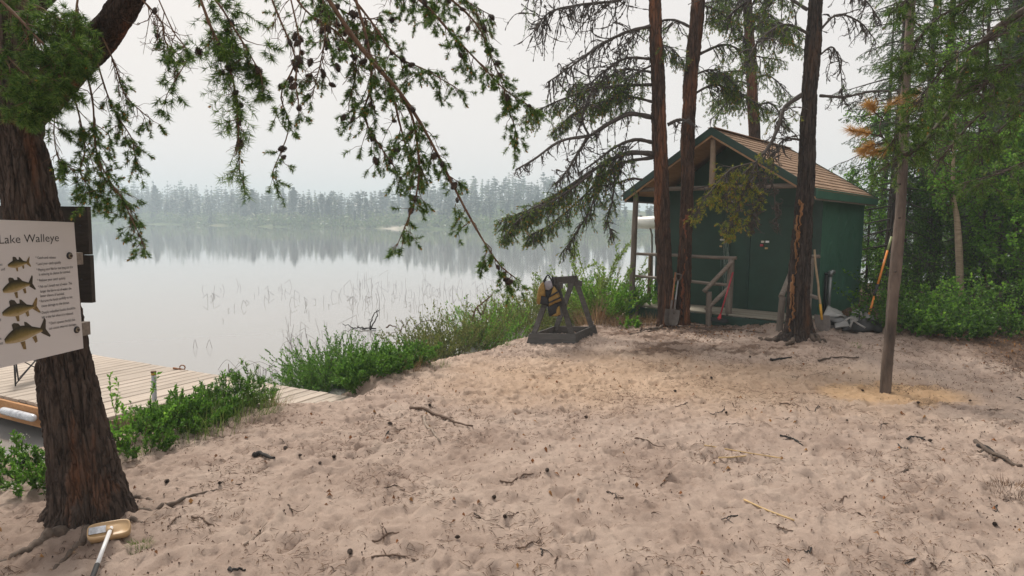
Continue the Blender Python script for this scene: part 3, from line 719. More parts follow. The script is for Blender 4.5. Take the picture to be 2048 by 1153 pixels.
near_specs = [
    # (pixels, Y0, Y1, options)
    ([(600, -90), (690, 50), (745, 125), (800, 185), (850, 262), (893, 345), (945, 445), (995, 525), (1030, 556)], 3.4, 3.5, dict(r0=.012, r1=.003, sec_n=34, t_from=.05, sec_L=(.08, .2), green=lambda t_: .8 if t_ < .85 else 1)),
    ([(700, -40), (736, 90), (742, 170), (728, 230), (755, 285), (790, 335)], 3.5, 3.5, dict(sec_n=20, green=lambda t_: .85)),
    ([(800, 190), (826, 240), (838, 330), (830, 400), (800, 478)], 3.5, 3.4, dict(sec_n=22, sec_L=(.06, .15), green=lambda t_: .95)),
    ([(690, 60), (770, 150), (800, 250), (815, 300), (845, 345)], 3.6, 3.7, dict(sec_n=16, green=lambda t_: .8)),
    ([(760, -60), (850, 10), (905, 70), (960, 128), (1010, 180), (1052, 208)], 3.7, 3.9, dict(sec_n=26, sec_L=(.08, .2), r0=.008)),
    ([(1008, 176), (1015, 215), (1030, 255), (1028, 275)], 3.9, 3.9, dict(sec_n=12, sec_L=(.05, .12), r0=.004, green=lambda t_: 1)),
    ([(820, -60), (915, 10), (960, 60), (985, 120), (1005, 170)], 4.0, 4.0, dict(sec_n=18, green=lambda t_: .6)),
    ([(660, -60), (740, 40), (790, 110), (850, 140), (905, 172)], 3.8, 3.8, dict(sec_n=22, green=lambda t_: .8)),
    ([(520, -60), (560, 40), (590, 120), (562, 190), (578, 255), (545, 345)], 3.3, 3.3, dict(sec_n=18, sec_L=(.05, .13), green=lambda t_: .25 if t_ < .45 else 1, t_from=.1, r0=.005)),
    ([(575, -30), (595, 60), (600, 110), (590, 160), (597, 200)], 3.2, 3.2, dict(sec_n=9, sec_L=(.04, .12), green=lambda t_: .4, r0=.004, cone=.5)),
    ([(380, -60), (420, 50), (448, 110), (470, 180), (476, 250), (479, 338)], 3.1, 3.1, dict(sec_n=24, sec_L=(.06, .18), r0=.007, nL=.040, nn_=30, shoot=.06, green=lambda t_: 1 if t_ < .8 else .5, cone=.16, bud=.05)),
    ([(330, -60), (420, -10), (470, 60), (500, 110), (520, 145)], 3.3, 3.1, dict(sec_n=18, r0=.006, nL=.038, bud=.05)),
    ([(300, -40), (345, 60), (375, 110), (340, 178)], 3.2, 3.2, dict(sec_n=7, sec_L=(.05, .12), r0=.003, green=lambda t_: .25 if t_ < .7 else .9, nL=.035, bud=.05)),
    ([(640, -60), (650, 60), (640, 130), (625, 190)], 3.6, 3.5, dict(sec_n=24, sec_L=(.1, .24), green=lambda t_: .12, r0=.004, dead_curl=4)),
    ([(560, -60), (640, -10), (700, 30), (760, 40)], 3.9, 3.9, dict(sec_n=36, sec_L=(.12, .3), green=lambda t_: .75, r0=.009)),
    ([(700, -70), (800, -20), (900, -10), (980, 30)], 4.1, 4.2, dict(sec_n=36, sec_L=(.12, .28), green=lambda t_: .7, r0=.009)),
    ([(560, -60), (610, 20), (680, 70), (712, 130), (700, 200)], 3.7, 3.7, dict(sec_n=26, sec_L=(.1, .22), green=lambda t_: .6, r0=.006)),
    ([(255, -30), (320, 40), (330, 80), (350, 130)], 3.5, 3.5, dict(sec_n=26, sec_L=(.12, .28), green=lambda t_: .10, r0=.005, dead_curl=4, bud=0)),
    # droopers below the thick limb
    ([(165, 120), (185, 200), (192, 300), (215, 355), (245, 400), (285, 485)], 3.55, 3.4, dict(sec_n=30, sec_L=(.06, .20), r0=.006, green=lambda t_: .9 if t_ > .25 else .5)),
    ([(135, 150), (158, 230), (170, 300), (160, 345), (190, 385), (208, 398)], 3.6, 3.5, dict(sec_n=22, sec_L=(.07, .18), r0=.005, green=lambda t_: .75)),
    ([(190, 110), (215, 190), (240, 240), (262, 275), (270, 310)], 3.6, 3.5, dict(sec_n=18, sec_L=(.06, .16), r0=.005, green=lambda t_: .7)),
    ([(205, 75), (230, 130), (250, 190), (290, 230)], 3.6, 3.6, dict(sec_n=18, sec_L=(.06, .16), r0=.005, green=lambda t_: .5)),
    ([(120, 170), (108, 260), (120, 320), (160, 345)], 3.5, 3.45, dict(sec_n=8, sec_L=(.06, .14), r0=.003, green=lambda t_: .4 if t_ < .7 else 1, nL=.032)),
    # clusters over the trunk
    ([(-20, -20), (60, 60), (110, 120), (120, 175)], 3.4, 3.2, dict(sec_n=34, sec_L=(.10, .26), nL=.038, r0=.008, bud=.03, green=lambda t_: .9)),
    ([(-30, 60), (30, 130), (70, 170), (60, 205)], 3.4, 3.2, dict(sec_n=30, sec_L=(.08, .22), nL=.038, r0=.006, bud=.03)),
    ([(160, -30), (150, 40), (150, 90), (165, 110)], 3.5, 3.3, dict(sec_n=26, sec_L=(.08, .20), nL=.036, r0=.006, bud=.03, green=lambda t_: .8)),
    ([(-30, -60), (30, -10), (90, 20), (140, 50)], 3.6, 3.4, dict(sec_n=34, sec_L=(.10, .25), nL=.036, r0=.006, bud=.03, green=lambda t_: .6)),
    ([(0, 100), (50, 190), (75, 230), (100, 245)], 3.5, 3.4, dict(sec_n=9, sec_L=(.05, .10), nL=.034, r0=.003, bud=.02)),
]
for pix, y0, y1, kw in near_specs: nb(pix, y0, y1, **kw)
for k, (p, d) in enumerate(cones[:150]): put_cone(near_tree, p, d, rng.uniform(.55, .95))

# ------------------------------------------------------------------ sign on the tree
Rr = P(157, 570, YB - .22); Rr = P(157, 570, 3.62); Ld = P(0, 590, 3.62 * 1.0 - .49)
su = unit([Rr[0] - Ld[0], Rr[1] - Ld[1], 0]); sn = np.array([su[1], -su[0], 0.]); sv = np.array([0, 0, 1.])   # sn faces the camera side
if np.dot(sn, O - Rr) < 0: sn = -sn
def SG(px, py, off=0): return hit(px, py, Rr + sn * off, sn)
TR, BR = SG(148, 445), SG(167, 697); TL0, BL0 = SG(0, 440), SG(0, 737)
ext = .38
TL = TL0 - su * ext; BL = BL0 - su * ext
TL[2] = TL0[2] + (TL0[2] - TR[2]) / max(np.dot(TR - TL0, su), .1) * ext; BL[2] = BL0[2] + (BL0[2] - BR[2]) / max(np.dot(BR - BL0, su), .1) * ext
sign = thing('fish_sign', (float(BR[0]), float(BR[1]), float(BR[2])), 'white printed fish handling sign bolted to the big pine on the left', 'sign')
sp = MB(); th_ = .006
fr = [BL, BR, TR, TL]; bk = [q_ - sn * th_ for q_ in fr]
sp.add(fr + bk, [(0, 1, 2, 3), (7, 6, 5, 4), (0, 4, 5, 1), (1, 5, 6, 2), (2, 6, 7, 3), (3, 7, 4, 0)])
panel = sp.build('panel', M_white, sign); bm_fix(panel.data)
def text(s, xl, yl, xr, yr, hpx, off=.0012, ext=.0):
    """lettering from pixel (xl, yl) to (xr, yr) along its baseline, in the sign's plane"""
    a, b_ = SG(xl, yl, off), SG(xr, yr, off); top = SG(xl, yl - hpx, off)
    cu = bpy.data.curves.new('lettering', 'FONT'); cu.body = s; cu.size = 1; cu.extrude = 0; cu.resolution_u = 3
    if ext: cu.offset = ext
    ob = bpy.data.objects.new('tmp', cu); C.objects.link(ob); bpy.context.view_layer.update()
    me = bpy.data.meshes.new_from_object(ob.evaluated_get(bpy.context.evaluated_depsgraph_get())); bpy.data.objects.remove(ob)
    co = np.zeros(len(me.vertices) * 3); me.vertices.foreach_get('co', co); co = co.reshape(-1, 3)
    x0, x1 = co[:, 0].min(), co[:, 0].max(); me.materials.clear(); me.materials.append(M_ink)
    ux = (b_ - a); hh = np.linalg.norm(top - a) / .72
    Pm = a + np.outer((co[:, 0] - x0) / (x1 - x0), ux) + np.outer(co[:, 1] * hh, sv)
    Mi = np.linalg.inv(WM[sign.name]); Pm = Pm @ Mi[:3, :3].T + Mi[:3, 3]
    me.vertices.foreach_set('co', Pm.ravel()); me.update(); me.name = 'lettering'
    o_ = bpy.data.objects.new('lettering', me); C.objects.link(o_); o_.parent = panel
    return o_
text('Lake Walleye', -1, 488, 118, 483, 18, ext=-.006)
for s, xl, yl, xr, yr in [('* Catch and release', 71, 518.5, 112, 517.5), ('* Land your catch quickly', 72, 531, 122, 527.5), ('* Playing your fish for too long can tire', 73, 543, 146, 536.5), ('it reducing its chance for survival.', 78, 552, 141, 546),
    ('* Release your catch quickly', 75, 564, 131, 559), ("* Fish can't breath out of water. The", 76, 577, 144, 569), ('longer the fish is out of water, the', 81, 586, 143, 579.5), ('lesser chance of survival.', 81, 595, 129, 590),
    ('* Remove the hook carefully to not', 78, 606, 145, 596.5), ('cause damage to the throat.', 83, 615, 139, 608), ('* Deeply imbedded hooks should be', 80, 629, 151, 618.5), ('left in the fish when it is released.', 84, 638, 147, 629),
    ("* Don't squeeze the fish this", 98, 650, 150, 642), ('can cause internal damage.', 98, 660, 153, 651), ('es', 0, 532, 5, 531.5), ('old', 2, 542, 10, 541), ('d', -1, 643, 2, 642.5), ('s', 0, 680, 3, 679.5), ('old', 0, 690, 6, 689)]:
    text(s, xl, yl, xr, yr, 5.6)
def fish(x0, y0, x1, y1, h, mouth=0, style=0):
    """a walleye print: nose at (x0,y0), tail tip at (x1,y1), body depth h px"""
    n = 26; ax = np.array([x1 - x0, y1 - y0], float); Lp = np.hypot(*ax); ax /= Lp; pr = np.array([-ax[1], ax[0]])
    def at(u, v, off): q_ = np.array([x0, y0]) + ax * u * Lp + pr * v * h; return SG(q_[0], q_[1], off)
    u = np.linspace(0, .86, n); dep = .5 * np.clip(np.sin(np.pi * np.clip((u + .03) / .93, 0, 1)) ** .75, 0, 1) * (1 - .45 * sstep(.35, .86, u)) + .06
    arch = -.16 * np.sin(np.pi * u / .9) if style else -.05 * np.sin(np.pi * u)
    V = []; fv = []
    for k in range(n):
        for j_, s in enumerate(np.linspace(-1, 1, 7)): V.append(at(u[k], arch[k] + s * dep[k] * (1.0 if s < 0 else .85), .0016)); fv.append((1 - (s + 1) / 2) * 1.0)
    f = [(a * 7 + b2, a * 7 + b2 + 1, (a + 1) * 7 + b2 + 1, (a + 1) * 7 + b2) for a in range(n - 1) for b2 in range(6)]
    m_ = MB(); m_.add(V, f); o_ = m_.build('fish_print', [M_fish], panel); o_.data.attributes.new('fv', 'FLOAT', 'POINT').data.foreach_set('value', np.array(fv, np.float32))
    def poly(pts, mi):
        fn = MB(); fn.add([at(a, b2, .0013) for a, b2 in pts], [tuple(range(len(pts)))], 0); fn.build('fin', [M_fin, M_findark][mi], o_)
    poly([(.24, -.42), (.25, -.95), (.31, -1.02), (.40, -.9), (.46, -.45)], 1); poly([(.50, -.4), (.53, -.9), (.58, -.82), (.70, -.3)], 1)
    poly([(.82, -.15), (.98, -.75), (1.0, -.6), (.94, -.02), (1.0, .5), (.97, .58), (.82, .15)], 1 if style else 0)
    poly([(.32, .35), (.34, .85), (.40, .9), (.43, .35)], 0); poly([(.60, .25), (.63, .68), (.69, .62), (.70, .2)], 0)
    poly([(.0, -.02), (.02, .1), (.05, .2), (.04, .0)], 1)
fish(16, 532, 61, 525, 16); fish(6, 583, 69, 567, 23, style=1); fish(5, 629, 78, 612, 24); fish(10, 684, 97, 657, 30, style=1)
for (x, y) in ((139.5, 512), (154, 660)):
    c = SG(x, y, .004); bo = MB(); th = np.linspace(0, 2 * np.pi, 20, endpoint=False)
    def disc(r, o0, o1, mi):
        a = [c + sn * o0 + (su * math.cos(q_) + sv * math.sin(q_)) * r for q_ in th]; b2 = [c + sn * o1 + (su * math.cos(q_) + sv * math.sin(q_)) * r * .93 for q_ in th]
        bo.add(a + b2, [(i_, (i_ + 1) % 20, 20 + (i_ + 1) % 20, 20 + i_) for i_ in range(20)], mi); bo.add(b2, [tuple(range(20))], mi)
    disc(.0185, -.004, .003, 0); disc(.0125, .003, .007, 1); disc(.0065, .007, .013, 2)
    bo.build('bolt', [M_black, flat('washer_%d' % x, (.35, .30, .22), .5, .3, 40, .2, metal=.4), M_cone], sign)
for (x, y, hh, wdx) in ((150, 518, .032, .035), (165, 658, .036, .035)):
    c = SG(x, y, -.006 - .022); b2 = MB(); b2.box(c - su * .16 + su * wdx, su * .16, sn * .019, sv * hh); b2.build('batten', M_grey_log, sign)
# dark board behind the trunk
YBd = YB + .24
q1, q2, q3 = P(172, 413, YBd), P(187, 607, YBd), P(-120, 413, YBd)
bd = thing('backing_board', (q2[0], q2[1], q2[2]), 'dark weathered plank board fixed behind the big left pine and its white sign', 'wooden board')
zs = np.linspace(q1[2], q2[2], 3)
for k in range(2):
    m_ = MB(); hgt = (zs[k] - zs[k + 1]) / 2 - .002; xr = (q1[0] + q2[0]) / 2; sl = (q2[0] - q1[0]) / 2
    c = np.array([(xr + q3[0]) / 2, YBd + .02, (zs[k] + zs[k + 1]) / 2]); m_.box(c, ((xr - q3[0]) / 2 + (.0 if k else -.004), 0, 0), (0, .018, 0), (sl * 0, 0, hgt)); m_.build('board', M_board_dk, bd)
for (x, y) in ((160, 452), (167, 510), (163, 560)):
    m_ = MB(); ellipsoid(m_, P(x, y, YBd), .006, .004, .006); m_.build('nail', M_black, bd)

# ------------------------------------------------------------------ brush lying by the tree
b1, b2 = G(176, 1090, .05), G(262, 1076, .05); hd = unit(b2 - b1); hd[2] = 0; hd = unit(hd); hp = np.array([-hd[1], hd[0], 0]); up = unit([.15, -.5, .85])
brush = thing('deck_brush', (b1 + b2) / 2 * [1, 1, 0] + [0, 0, float(gz(b1[0], b1[1]))], 'tan deck brush head with white pole lying on sand by the big pine', 'brush')
Lb = np.linalg.norm((b2 - b1)[:2]) / 2; cb_ = (b1 + b2) / 2; pw = unit(np.cross(up, hd))
hm = MB(); n = 40; th = np.linspace(0, 2 * np.pi, n, endpoint=False)
def outl(sx, sy): 
    q_ = np.abs(np.cos(th)) ** .35 * np.sign(np.cos(th)); r_ = np.abs(np.sin(th)) ** .6 * np.sign(np.sin(th)); return q_ * Lb * sx, r_ * .052 * sy
rings = [(1.0, 1.0, -.018), (1.02, 1.03, -.004), (1.02, 1.03, .008), (.985, .93, .016), (.95, .8, .017), (.93, .74, .011), (.5, .4, .012), (.01, .01, .014)]
V = []
for sx, sy, h in rings:
    a, c = outl(sx, sy); V += [cb_ + hd * a[i_] + pw * c[i_] + up * h for i_ in range(n)]
hm.add(V, [(k * n + i_, k * n + (i_ + 1) % n, (k + 1) * n + (i_ + 1) % n, (k + 1) * n + i_) for k in range(len(rings) - 1) for i_ in range(n)], 0, True)
hm.add([V[i_] for i_ in range(n)], [tuple(range(n))[::-1]]); head = hm.build('head', M_tan, brush)
br = MB(); 
for _ in range(500):
    a = rng.uniform(-.9, .9) * Lb; c = rng.uniform(-.04, .04); p = cb_ + hd * a + pw * c - up * .017; br.tube([p, p - up * rng.uniform(.03, .045) + rng.normal(0, .004, 3)], [.0012, .001], 3, 0, False)
br.build('bristles', M_straw, brush, 'stuff')
lb_ = MB(); lc = cb_ - hd * Lb * .52 + up * .0195; lb_.box(lc, hd * .040, pw * .022, up * .0012); lbo = lb_.build('label', M_label, head)
hs_ = MB(); pb = G(193, 1156, .05); pa = cb_ + hd * .012 + up * .02; hs_.tube([pa - pw * .0, pa + (pb - pa) * .93], [.0105, .0105], 12); hs_.build('pole', M_whitep, brush)
hs_ = MB(); hs_.tube([pa + (pb - pa) * .93, pa + (pb - pa) * 1.8], [.013, .013], 12); hs_.build('grip', M_black, brush)
hs_ = MB(); hs_.tube([cb_ + up * .012, pa + (pb - pa) * .10], [.017, .0135], 12); hs_.build('socket', M_tan, brush)

# ------------------------------------------------------------------ floating dock and gangway
ZD = -.15
d_c = atz(205, 838, ZD)                                  # near right corner of the wide platform
da = np.array([-.888, .46, 0]); da /= np.linalg.norm(da); db = np.array([-da[1], -da[0], 0]) * -1
db = np.array([da[1], -da[0], 0]); db = db if db[1] > 0 else -db
dock = thing('wooden_dock', (d_c[0], d_c[1], WATER), 'pale plank dock floating on the lake with gangway reaching the sandy bank', 'dock')
PW = .135
me_pl = plank_mesh('dock_plank', 1, PW, .032, M_dock, .006)
# planks run along the front of the platform's short side (db), laid one after another along da
for k in range(36):
    off = PW / 2 + k * (PW + .013); c = d_c + da * off + db * (1.86 / 2) + [0, 0, rng.normal(0, .0015)]
    place(me_pl, 'plank', dock, c, db * (1.86 + rng.normal(0, .006)), da, np.array([0, 0, 1.]))
for k in range(13):
    off = -PW / 2 - .012 - k * (PW + .013); c = d_c + da * off + db * ((.88 + 1.86) / 2) + [0, 0, rng.normal(0, .0015) + .0 * k]
    place(me_pl, 'plank', dock, c, db * (.98 + rng.normal(0, .008)), da, np.array([0, 0, 1.]))
zz = np.array([0, 0, 1.])
def dbeam(p0, p1, h, th, mat, name='fascia_board', z1=ZD - .032):
    m_ = MB(); p0 = np.array(p0, float); p1 = np.array(p1, float); e = (p1 - p0) / 2; s_ = unit(np.cross(e, zz)) * th / 2; c = (p0 + p1) / 2; c[2] = z1 - h / 2
    m_.box(c, e * [1, 1, 0], s_, zz * h / 2); return m_.build(name, mat, dock)
dbeam(d_c - da * .0 - db * .022, d_c + da * 5.1 - db * .022, .20, .04, M_dockside)
dbeam(d_c - da * .024 - db * .04, d_c - da * .024 + db * .86, .26, .04, M_dockside2)
dbeam(d_c - da * .046 + db * .858, d_c - da * 1.9 + db * .858, .12, .04, M_dockside2)
dbeam(d_c - da * .046 + db * 1.84, d_c - da * 1.9 + db * 1.84, .12, .04, M_dockside2)
dbeam(d_c + da * .0 + db * 1.88, d_c + da * 5.1 + db * 1.88, .2, .04, M_dockside2)
# black kerb strip between platform and gangway
m_ = MB(); m_.box(d_c - da * .45 + db * .83 + zz * -.02, da * .45, db * .02, zz * .035); m_.build('edge_strip', M_board_dk, dock)
m_ = MB(); 
for k in range(4):
    ellipsoid(m_, d_c + da * (.5 + k * 1.25) + db * 1.0 - zz * .27, .5, .34, .13, 14, 7)
m_.build('float', M_black, dock, 'stuff')
m_ = MB(); pe = d_c + da * 1.28 + db * 1.84; th = np.linspace(0, 2 * np.pi, 14); m_.tube(np.stack([pe[0] + .035 * np.cos(th), pe[1] + 0 * th, pe[2] + .03 + .03 * np.sin(th)], 1), .008, 6); m_.tube([pe + [.0, 0, 0], pe + [-.12, 0, .02]], .014, 6); m_.build('mooring_ring', M_handle_o, dock)
# galvanised pole with yellow band
pb_ = atz(309, 800, ZD); pole = thing('mooring_post', (pb_[0], pb_[1], WATER), 'grey metal post with yellow band at the dock corner', 'post')
pt = P(307, 744, pb_[1]); hgt = pt[2]
m_ = MB(); m_.tube([pb_ - zz * .9, [pt[0], pt[1], hgt]], [.024, .024], 16); m_.build('shaft', M_steel, pole)
m_ = MB(); m_.tube([[pt[0], pt[1], hgt - .035], [pt[0], pt[1], hgt - .010]], [.0255, .0255], 16); m_.build('band', M_amber, pole)
m_ = MB(); m_.tube([[pt[0], pt[1], hgt - .008], [pt[0], pt[1], hgt + .008]], [.03, .027], 16); m_.build('cap', M_twig_brown, pole)
# clear plastic fender
f0, f1 = atz(45, 812, ZD - .08), atz(96, 836, ZD - .08); fd = thing('dock_fender', (f0[0], f0[1], f0[2]), 'clear plastic cylinder fender hung on the orange dock board', 'fender')
fa = d_c + da * 1.62 - db * .10; fb = d_c + da * .98 - db * .10
q = np.array([fb + (fa - fb) * t_ for t_ in (0, .03, .08, .5, .92, .97, 1)]); q[:, 2] = ZD - .115
m_ = MB(); m_.tube(q, [.012, .032, .040, .041, .040, .032, .012], 18); m_.build('body', M_clear, fd)
m_ = MB()
for t_ in (.3, .42, .6):
    c = fb + (fa - fb) * t_; c[2] = ZD - .115; m_.tube([c, c + (fa - fb) * .05], [.0422, .0422], 18, caps=False)
m_.build('printed_band', M_label, fd, 'stuff')
# camp chair at the left, its legs below the sign
cf = atz(31, 772, ZD); ch = thing('camp_chair', (cf[0], cf[1], ZD), 'folding camp chair with crossed dark metal legs on the dock', 'chair')
A1 = P(29, 727, cf[1]); sc_ = .0
def dk(px, py): return atz(px, py, ZD)
pA, pB, pC, pD = dk(31, 773), dk(37, 762), dk(96, 752), dk(104, 742)
top = .40
tA, tB, tC, tD = [np.array([q_[0], q_[1], ZD + top]) for q_ in (pA, pB, pC, pD)]
for a, b2 in ((pA, tA), (pB, tB + [-.03, 0, 0]), (pC, tC), (pD, tD)):
    m_ = MB(); m_.tube([a, b2], .008, 8); m_.build('leg', M_chair, ch)
for a, b2 in ((pA, tC - zz * .05), (pC, tA - zz * .05), (pB, tD - zz * .05), (pD, tB - zz * .05), (pA, tB), (pC, tD)):
    m_ = MB(); m_.tube([a + zz * .02, b2], .006, 6); m_.build('cross_bar', M_chair, ch)
m_ = MB(); m_.add([tA, tC, tD, tB, tA - zz * .03, tC - zz * .03, tD - zz * .03, tB - zz * .03], [(0, 1, 2, 3), (7, 6, 5, 4), (0, 4, 5, 1), (2, 6, 7, 3), (1, 5, 6, 2), (3, 7, 4, 0)]); o_ = m_.build('seat', M_vestblack, ch); bm_fix(o_.data)
m_ = MB(); e = unit(tD - tC) ; m_.add([tB, tD, tD + zz * .45 + e * .1, tB + zz * .45 + e * .1] + [q_ + e * .02 for q_ in (tB, tD, tD + zz * .45 + e * .1, tB + zz * .45 + e * .1)], [(0, 1, 2, 3), (7, 6, 5, 4), (0, 4, 5, 1), (2, 6, 7, 3), (1, 5, 6, 2), (3, 7, 4, 0)]); o_ = m_.build('backrest', M_vestblack, ch); bm_fix(o_.data)
# rotten stake behind the gangway
p = atz(463, 768, WATER); stk = thing('old_stake', (p[0], p[1], WATER), 'dark rotten stake standing in water behind the gangway', 'stake')
m_ = MB(); tq = P(462, 738, p[1]); m_.tube(spline([p - zz * .2, (p + tq) / 2, tq], 6, .004), [.024, .022, .022, .02, .022, .012], 8); m_.build('stem', M_charc, stk)
m_ = MB(); tq = P(457, 728, p[1]); m_.tube([p + [-.04, .02, -.2], tq], .005, 5); m_.build('side_stem', M_twig_brown, stk)

# ------------------------------------------------------------------ the shed
S_O = np.array([5.056, 11.235, 0.]); S_YAW = -.702; SW, SD, ST, SR_, SE = 3.0, 2.685, 2.285, 3.395, 2.35
sx_ = np.array([math.cos(S_YAW), math.sin(S_YAW), 0]); sy_ = np.array([-math.sin(S_YAW), math.cos(S_YAW), 0])
def S(a, b_, c): return S_O + sx_ * a + sy_ * b_ + zz * c
def SP(px, py, b_, dz=0): return hit(px, py, S(0, b_, 0), sy_)       # on the plane parallel to the front wall at depth b_
def SQ(px, py, a_): return hit(px, py, S(a_, 0, 0), sx_)
shed = thing('shed', tuple(S_O), 'dark green plywood shed with brown shingle roof and a log railed porch', 'shed', None, S_YAW)
def sbox(name, a0, a1, b0, b1, c0, c1, mat, parent=None, kind=None):
    m_ = MB(); m_.box(S((a0 + a1) / 2, (b0 + b1) / 2, (c0 + c1) / 2), sx_ * (a1 - a0) / 2, sy_ * (b1 - b0) / 2, zz * (c1 - c0) / 2); return m_.build(name, mat, parent or shed, kind)
ZF = .327                                                       # porch floor
def wallgrid(name, p00, eu, ev, nu, nv, nrm, mat, amp, fq, mask=None, parent=None):
    """a sheet with slight relief: flaking paint and buckled ply"""
    u, v = np.meshgrid(np.linspace(0, 1, nu), np.linspace(0, 1, nv)); U = np.linalg.norm(eu); V_ = np.linalg.norm(ev)
    h = amp * (np.clip(vn(u * U * fq, v * V_ * fq * .8, 4) + .2 * vn(u * U * fq * 3, v * V_ * fq * 2, 4) - .25, 0, 1)) + .002 * vn(u * U * 2, v * V_ * 2, 2)
    h[0, :] = h[-1, :] = 0; h[:, 0] = h[:, -1] = 0
    Vt = p00 + u[..., None] * eu + v[..., None] * ev + h[..., None] * nrm
    i_ = np.arange(nv - 1)[:, None] * nu; j_ = np.arange(nu - 1)[None]
    m_ = MB(); m_.add(Vt.reshape(-1, 3), np.stack([i_ + j_, i_ + j_ + 1, i_ + nu + j_ + 1, i_ + nu + j_], -1).reshape(-1, 4), 0, False); return m_.build(name, mat, parent or shed)
# core walls: front (with gable), right, left, back
pk = -SW * .514
def gable(b_, th, name, mat):
    m_ = MB(); pr = [(-SW, .05), (0, .05), (0, ST - .02), (pk, SR_ - .13), (-SW, ST - .02)]
    f = [S(a, b_, c) for a, c in pr]; g = [S(a, b_ + th, c) for a, c in pr]
    m_.add(f + g, [(0, 1, 2, 3, 4), (9, 8, 7, 6, 5)] + [(k, k + 5, (k + 1) % 5 + 5, (k + 1) % 5) for k in range(5)]); o_ = m_.build(name, mat, shed); bm_fix(o_.data); return o_
gable(0, .08, 'front_wall', M_green_shaded); gable(SD - .08, .08, 'back_wall', M_green_shaded)
sbox('side_wall', -.08, 0, .082, SD - .082, .05, ST - .02, M_green_lit); sbox('side_wall', -SW, -SW + .08, .082, SD - .082, .05, ST - .02, M_green_lit)
wallgrid('siding_sheet', S(.004, .0, .04), sy_ * SD, zz * 1.13, 110, 60, sx_, M_green_lit, .016, 8)
wallgrid('siding_sheet', S(.004, .0, 1.175), sy_ * SD, zz * (ST - 1.19), 110, 60, sx_, M_green_lit, .016, 8)
sbox('corner_trim', -.11, .012, -.014, -.002, .04, ST - .03, M_green_trim); sbox('corner_trim', -SW, -SW + .1, -.014, -.002, .04, ST - .03, M_green_trim)
# front: two doors with frames
def door(a0, a1, c1):
    d_ = sbox('door', a0 + .006, a1 - .006, -.020, -.002, ZF + .012, c1, M_green_shaded); return d_
xa = [np.dot(SP(x, 560, 0) - S_O, sx_) for x in (1347, 1441, 1447, 1500, 1540, 1640)]
dL = door(xa[1] - .70, xa[1], ZF + 1.78); dR = door(xa[3] - .02, xa[3] + .74, ZF + 1.78)
for d_, a0, a1 in ((dL, xa[1] - .70, xa[1]), (dR, xa[3] - .02, xa[3] + .74)):
    sbox('door_frame', a0 - .05, a0, -.026, -.002, ZF + .012, ZF + 1.83, M_green_trim); sbox('door_frame', a1, a1 + .05, -.026, -.002, ZF + .012, ZF + 1.83, M_green_trim)
    sbox('door_frame', a0 - .0, a1, -.026, -.002, ZF + 1.785, ZF + 1.83, M_green_trim)
def plate(px, py, w_, h_, mat, par, nm='latch', th=.012):
    c = SP(px, py, -.022); m_ = MB(); m_.box(c - sy_ * th / 2, sx_ * w_ / 2, sy_ * th / 2, zz * h_ / 2); return m_.build(nm, mat, par)
plate(1445, 480, .085, .03, M_brass, dL); plate(1442, 493, .045, .03, M_straw, dL, 'padlock')
plate(1526, 484, .05, .035, M_brass, dR, 'latch', .02); plate(1535, 484, .06, .035, M_whitep, dR, 'latch'); plate(1524, 491, .05, .04, M_red, dR, 'padlock', .03); plate(1533, 497, .05, .03, M_straw, dR, 'padlock')
# whitish drip stains on the front: thin flaked paint runs
m_ = MB()
for k in range(150):
    x = 1452 + rng.normal(0, 4.5); y0 = rng.uniform(455, 620) ; L_ = rng.uniform(4, 26)
    a, b2 = SP(x, y0, -.0285), SP(x + rng.normal(0, .6), y0 + L_, -.0285); w_ = rng.uniform(.001, .0035)
    m_.add([a - sx_ * w_, a + sx_ * w_, b2 + sx_ * w_ * .5, b2 - sx_ * w_ * .5], [(0, 1, 2, 3)])
m_.build('paint_drips', flat('drip', (.33, .40, .37), .8, .4, 50, 0), shed, 'stuff')
sbox('cover_strip', xa[1] + .055, xa[1] + .15, -.0275, -.004, ZF + .012, ZF + 1.9, M_green_shaded)
# porch
PO = -.87
bw = .115
me_pd = plank_mesh('porch_plank', 1, bw, .03, M_deckgrey, .005)
k = 0; b_ = -.05
while b_ > PO + .02:
    place(me_pd, 'deck_board', shed, S(-SW / 2 + .02, b_, ZF + .012 * 0), sx_ * (SW + .04), sy_, zz); b_ -= bw + .007
m_ = MB(); z0 = .13
m_.box(S(-SW / 2 + .02, PO - .022, ZF - .125), sx_ * (SW / 2 + .04), sy_ * .019, zz * .09); m_.build('porch_fascia', M_green_trim, shed)
for a in (-SW + .05, -SW * .66, -SW * .33, -.05): sbox('footing_block', a - .1, a + .1, PO + .05, PO + .25, -.2, ZF - .03, M_concrete)
sbox('porch_joist', -SW, .02, -.12, -.07, ZF - .17, ZF - .032, M_board_dk)
c = SP(1262, 626, PO - .05); m_ = MB(); 
q = [SP(1253, 643, PO - .05), SP(1270, 643, PO - .05), SP(1275, 600, PO - .05), SP(1258, 600, PO - .05)]
m_.add(q + [p_ + sy_ * .02 for p_ in q], [(0, 1, 2, 3), (7, 6, 5, 4), (0, 4, 5, 1), (1, 5, 6, 2), (2, 6, 7, 3), (3, 7, 4, 0)]); o_ = m_.build('end_board', M_green_lit, shed); bm_fix(o_.data)
q = [SP(1268, 640, PO - .07), SP(1274, 640, PO - .07), SP(1278, 599, PO - .07), SP(1274, 599, PO - .07)]
m_ = MB(); m_.add(q + [p_ + sy_ * .018 for p_ in q], [(0, 1, 2, 3), (7, 6, 5, 4), (0, 4, 5, 1), (1, 5, 6, 2), (2, 6, 7, 3), (3, 7, 4, 0)]); o_ = m_.build('end_batten', M_grey_post, shed); bm_fix(o_.data)
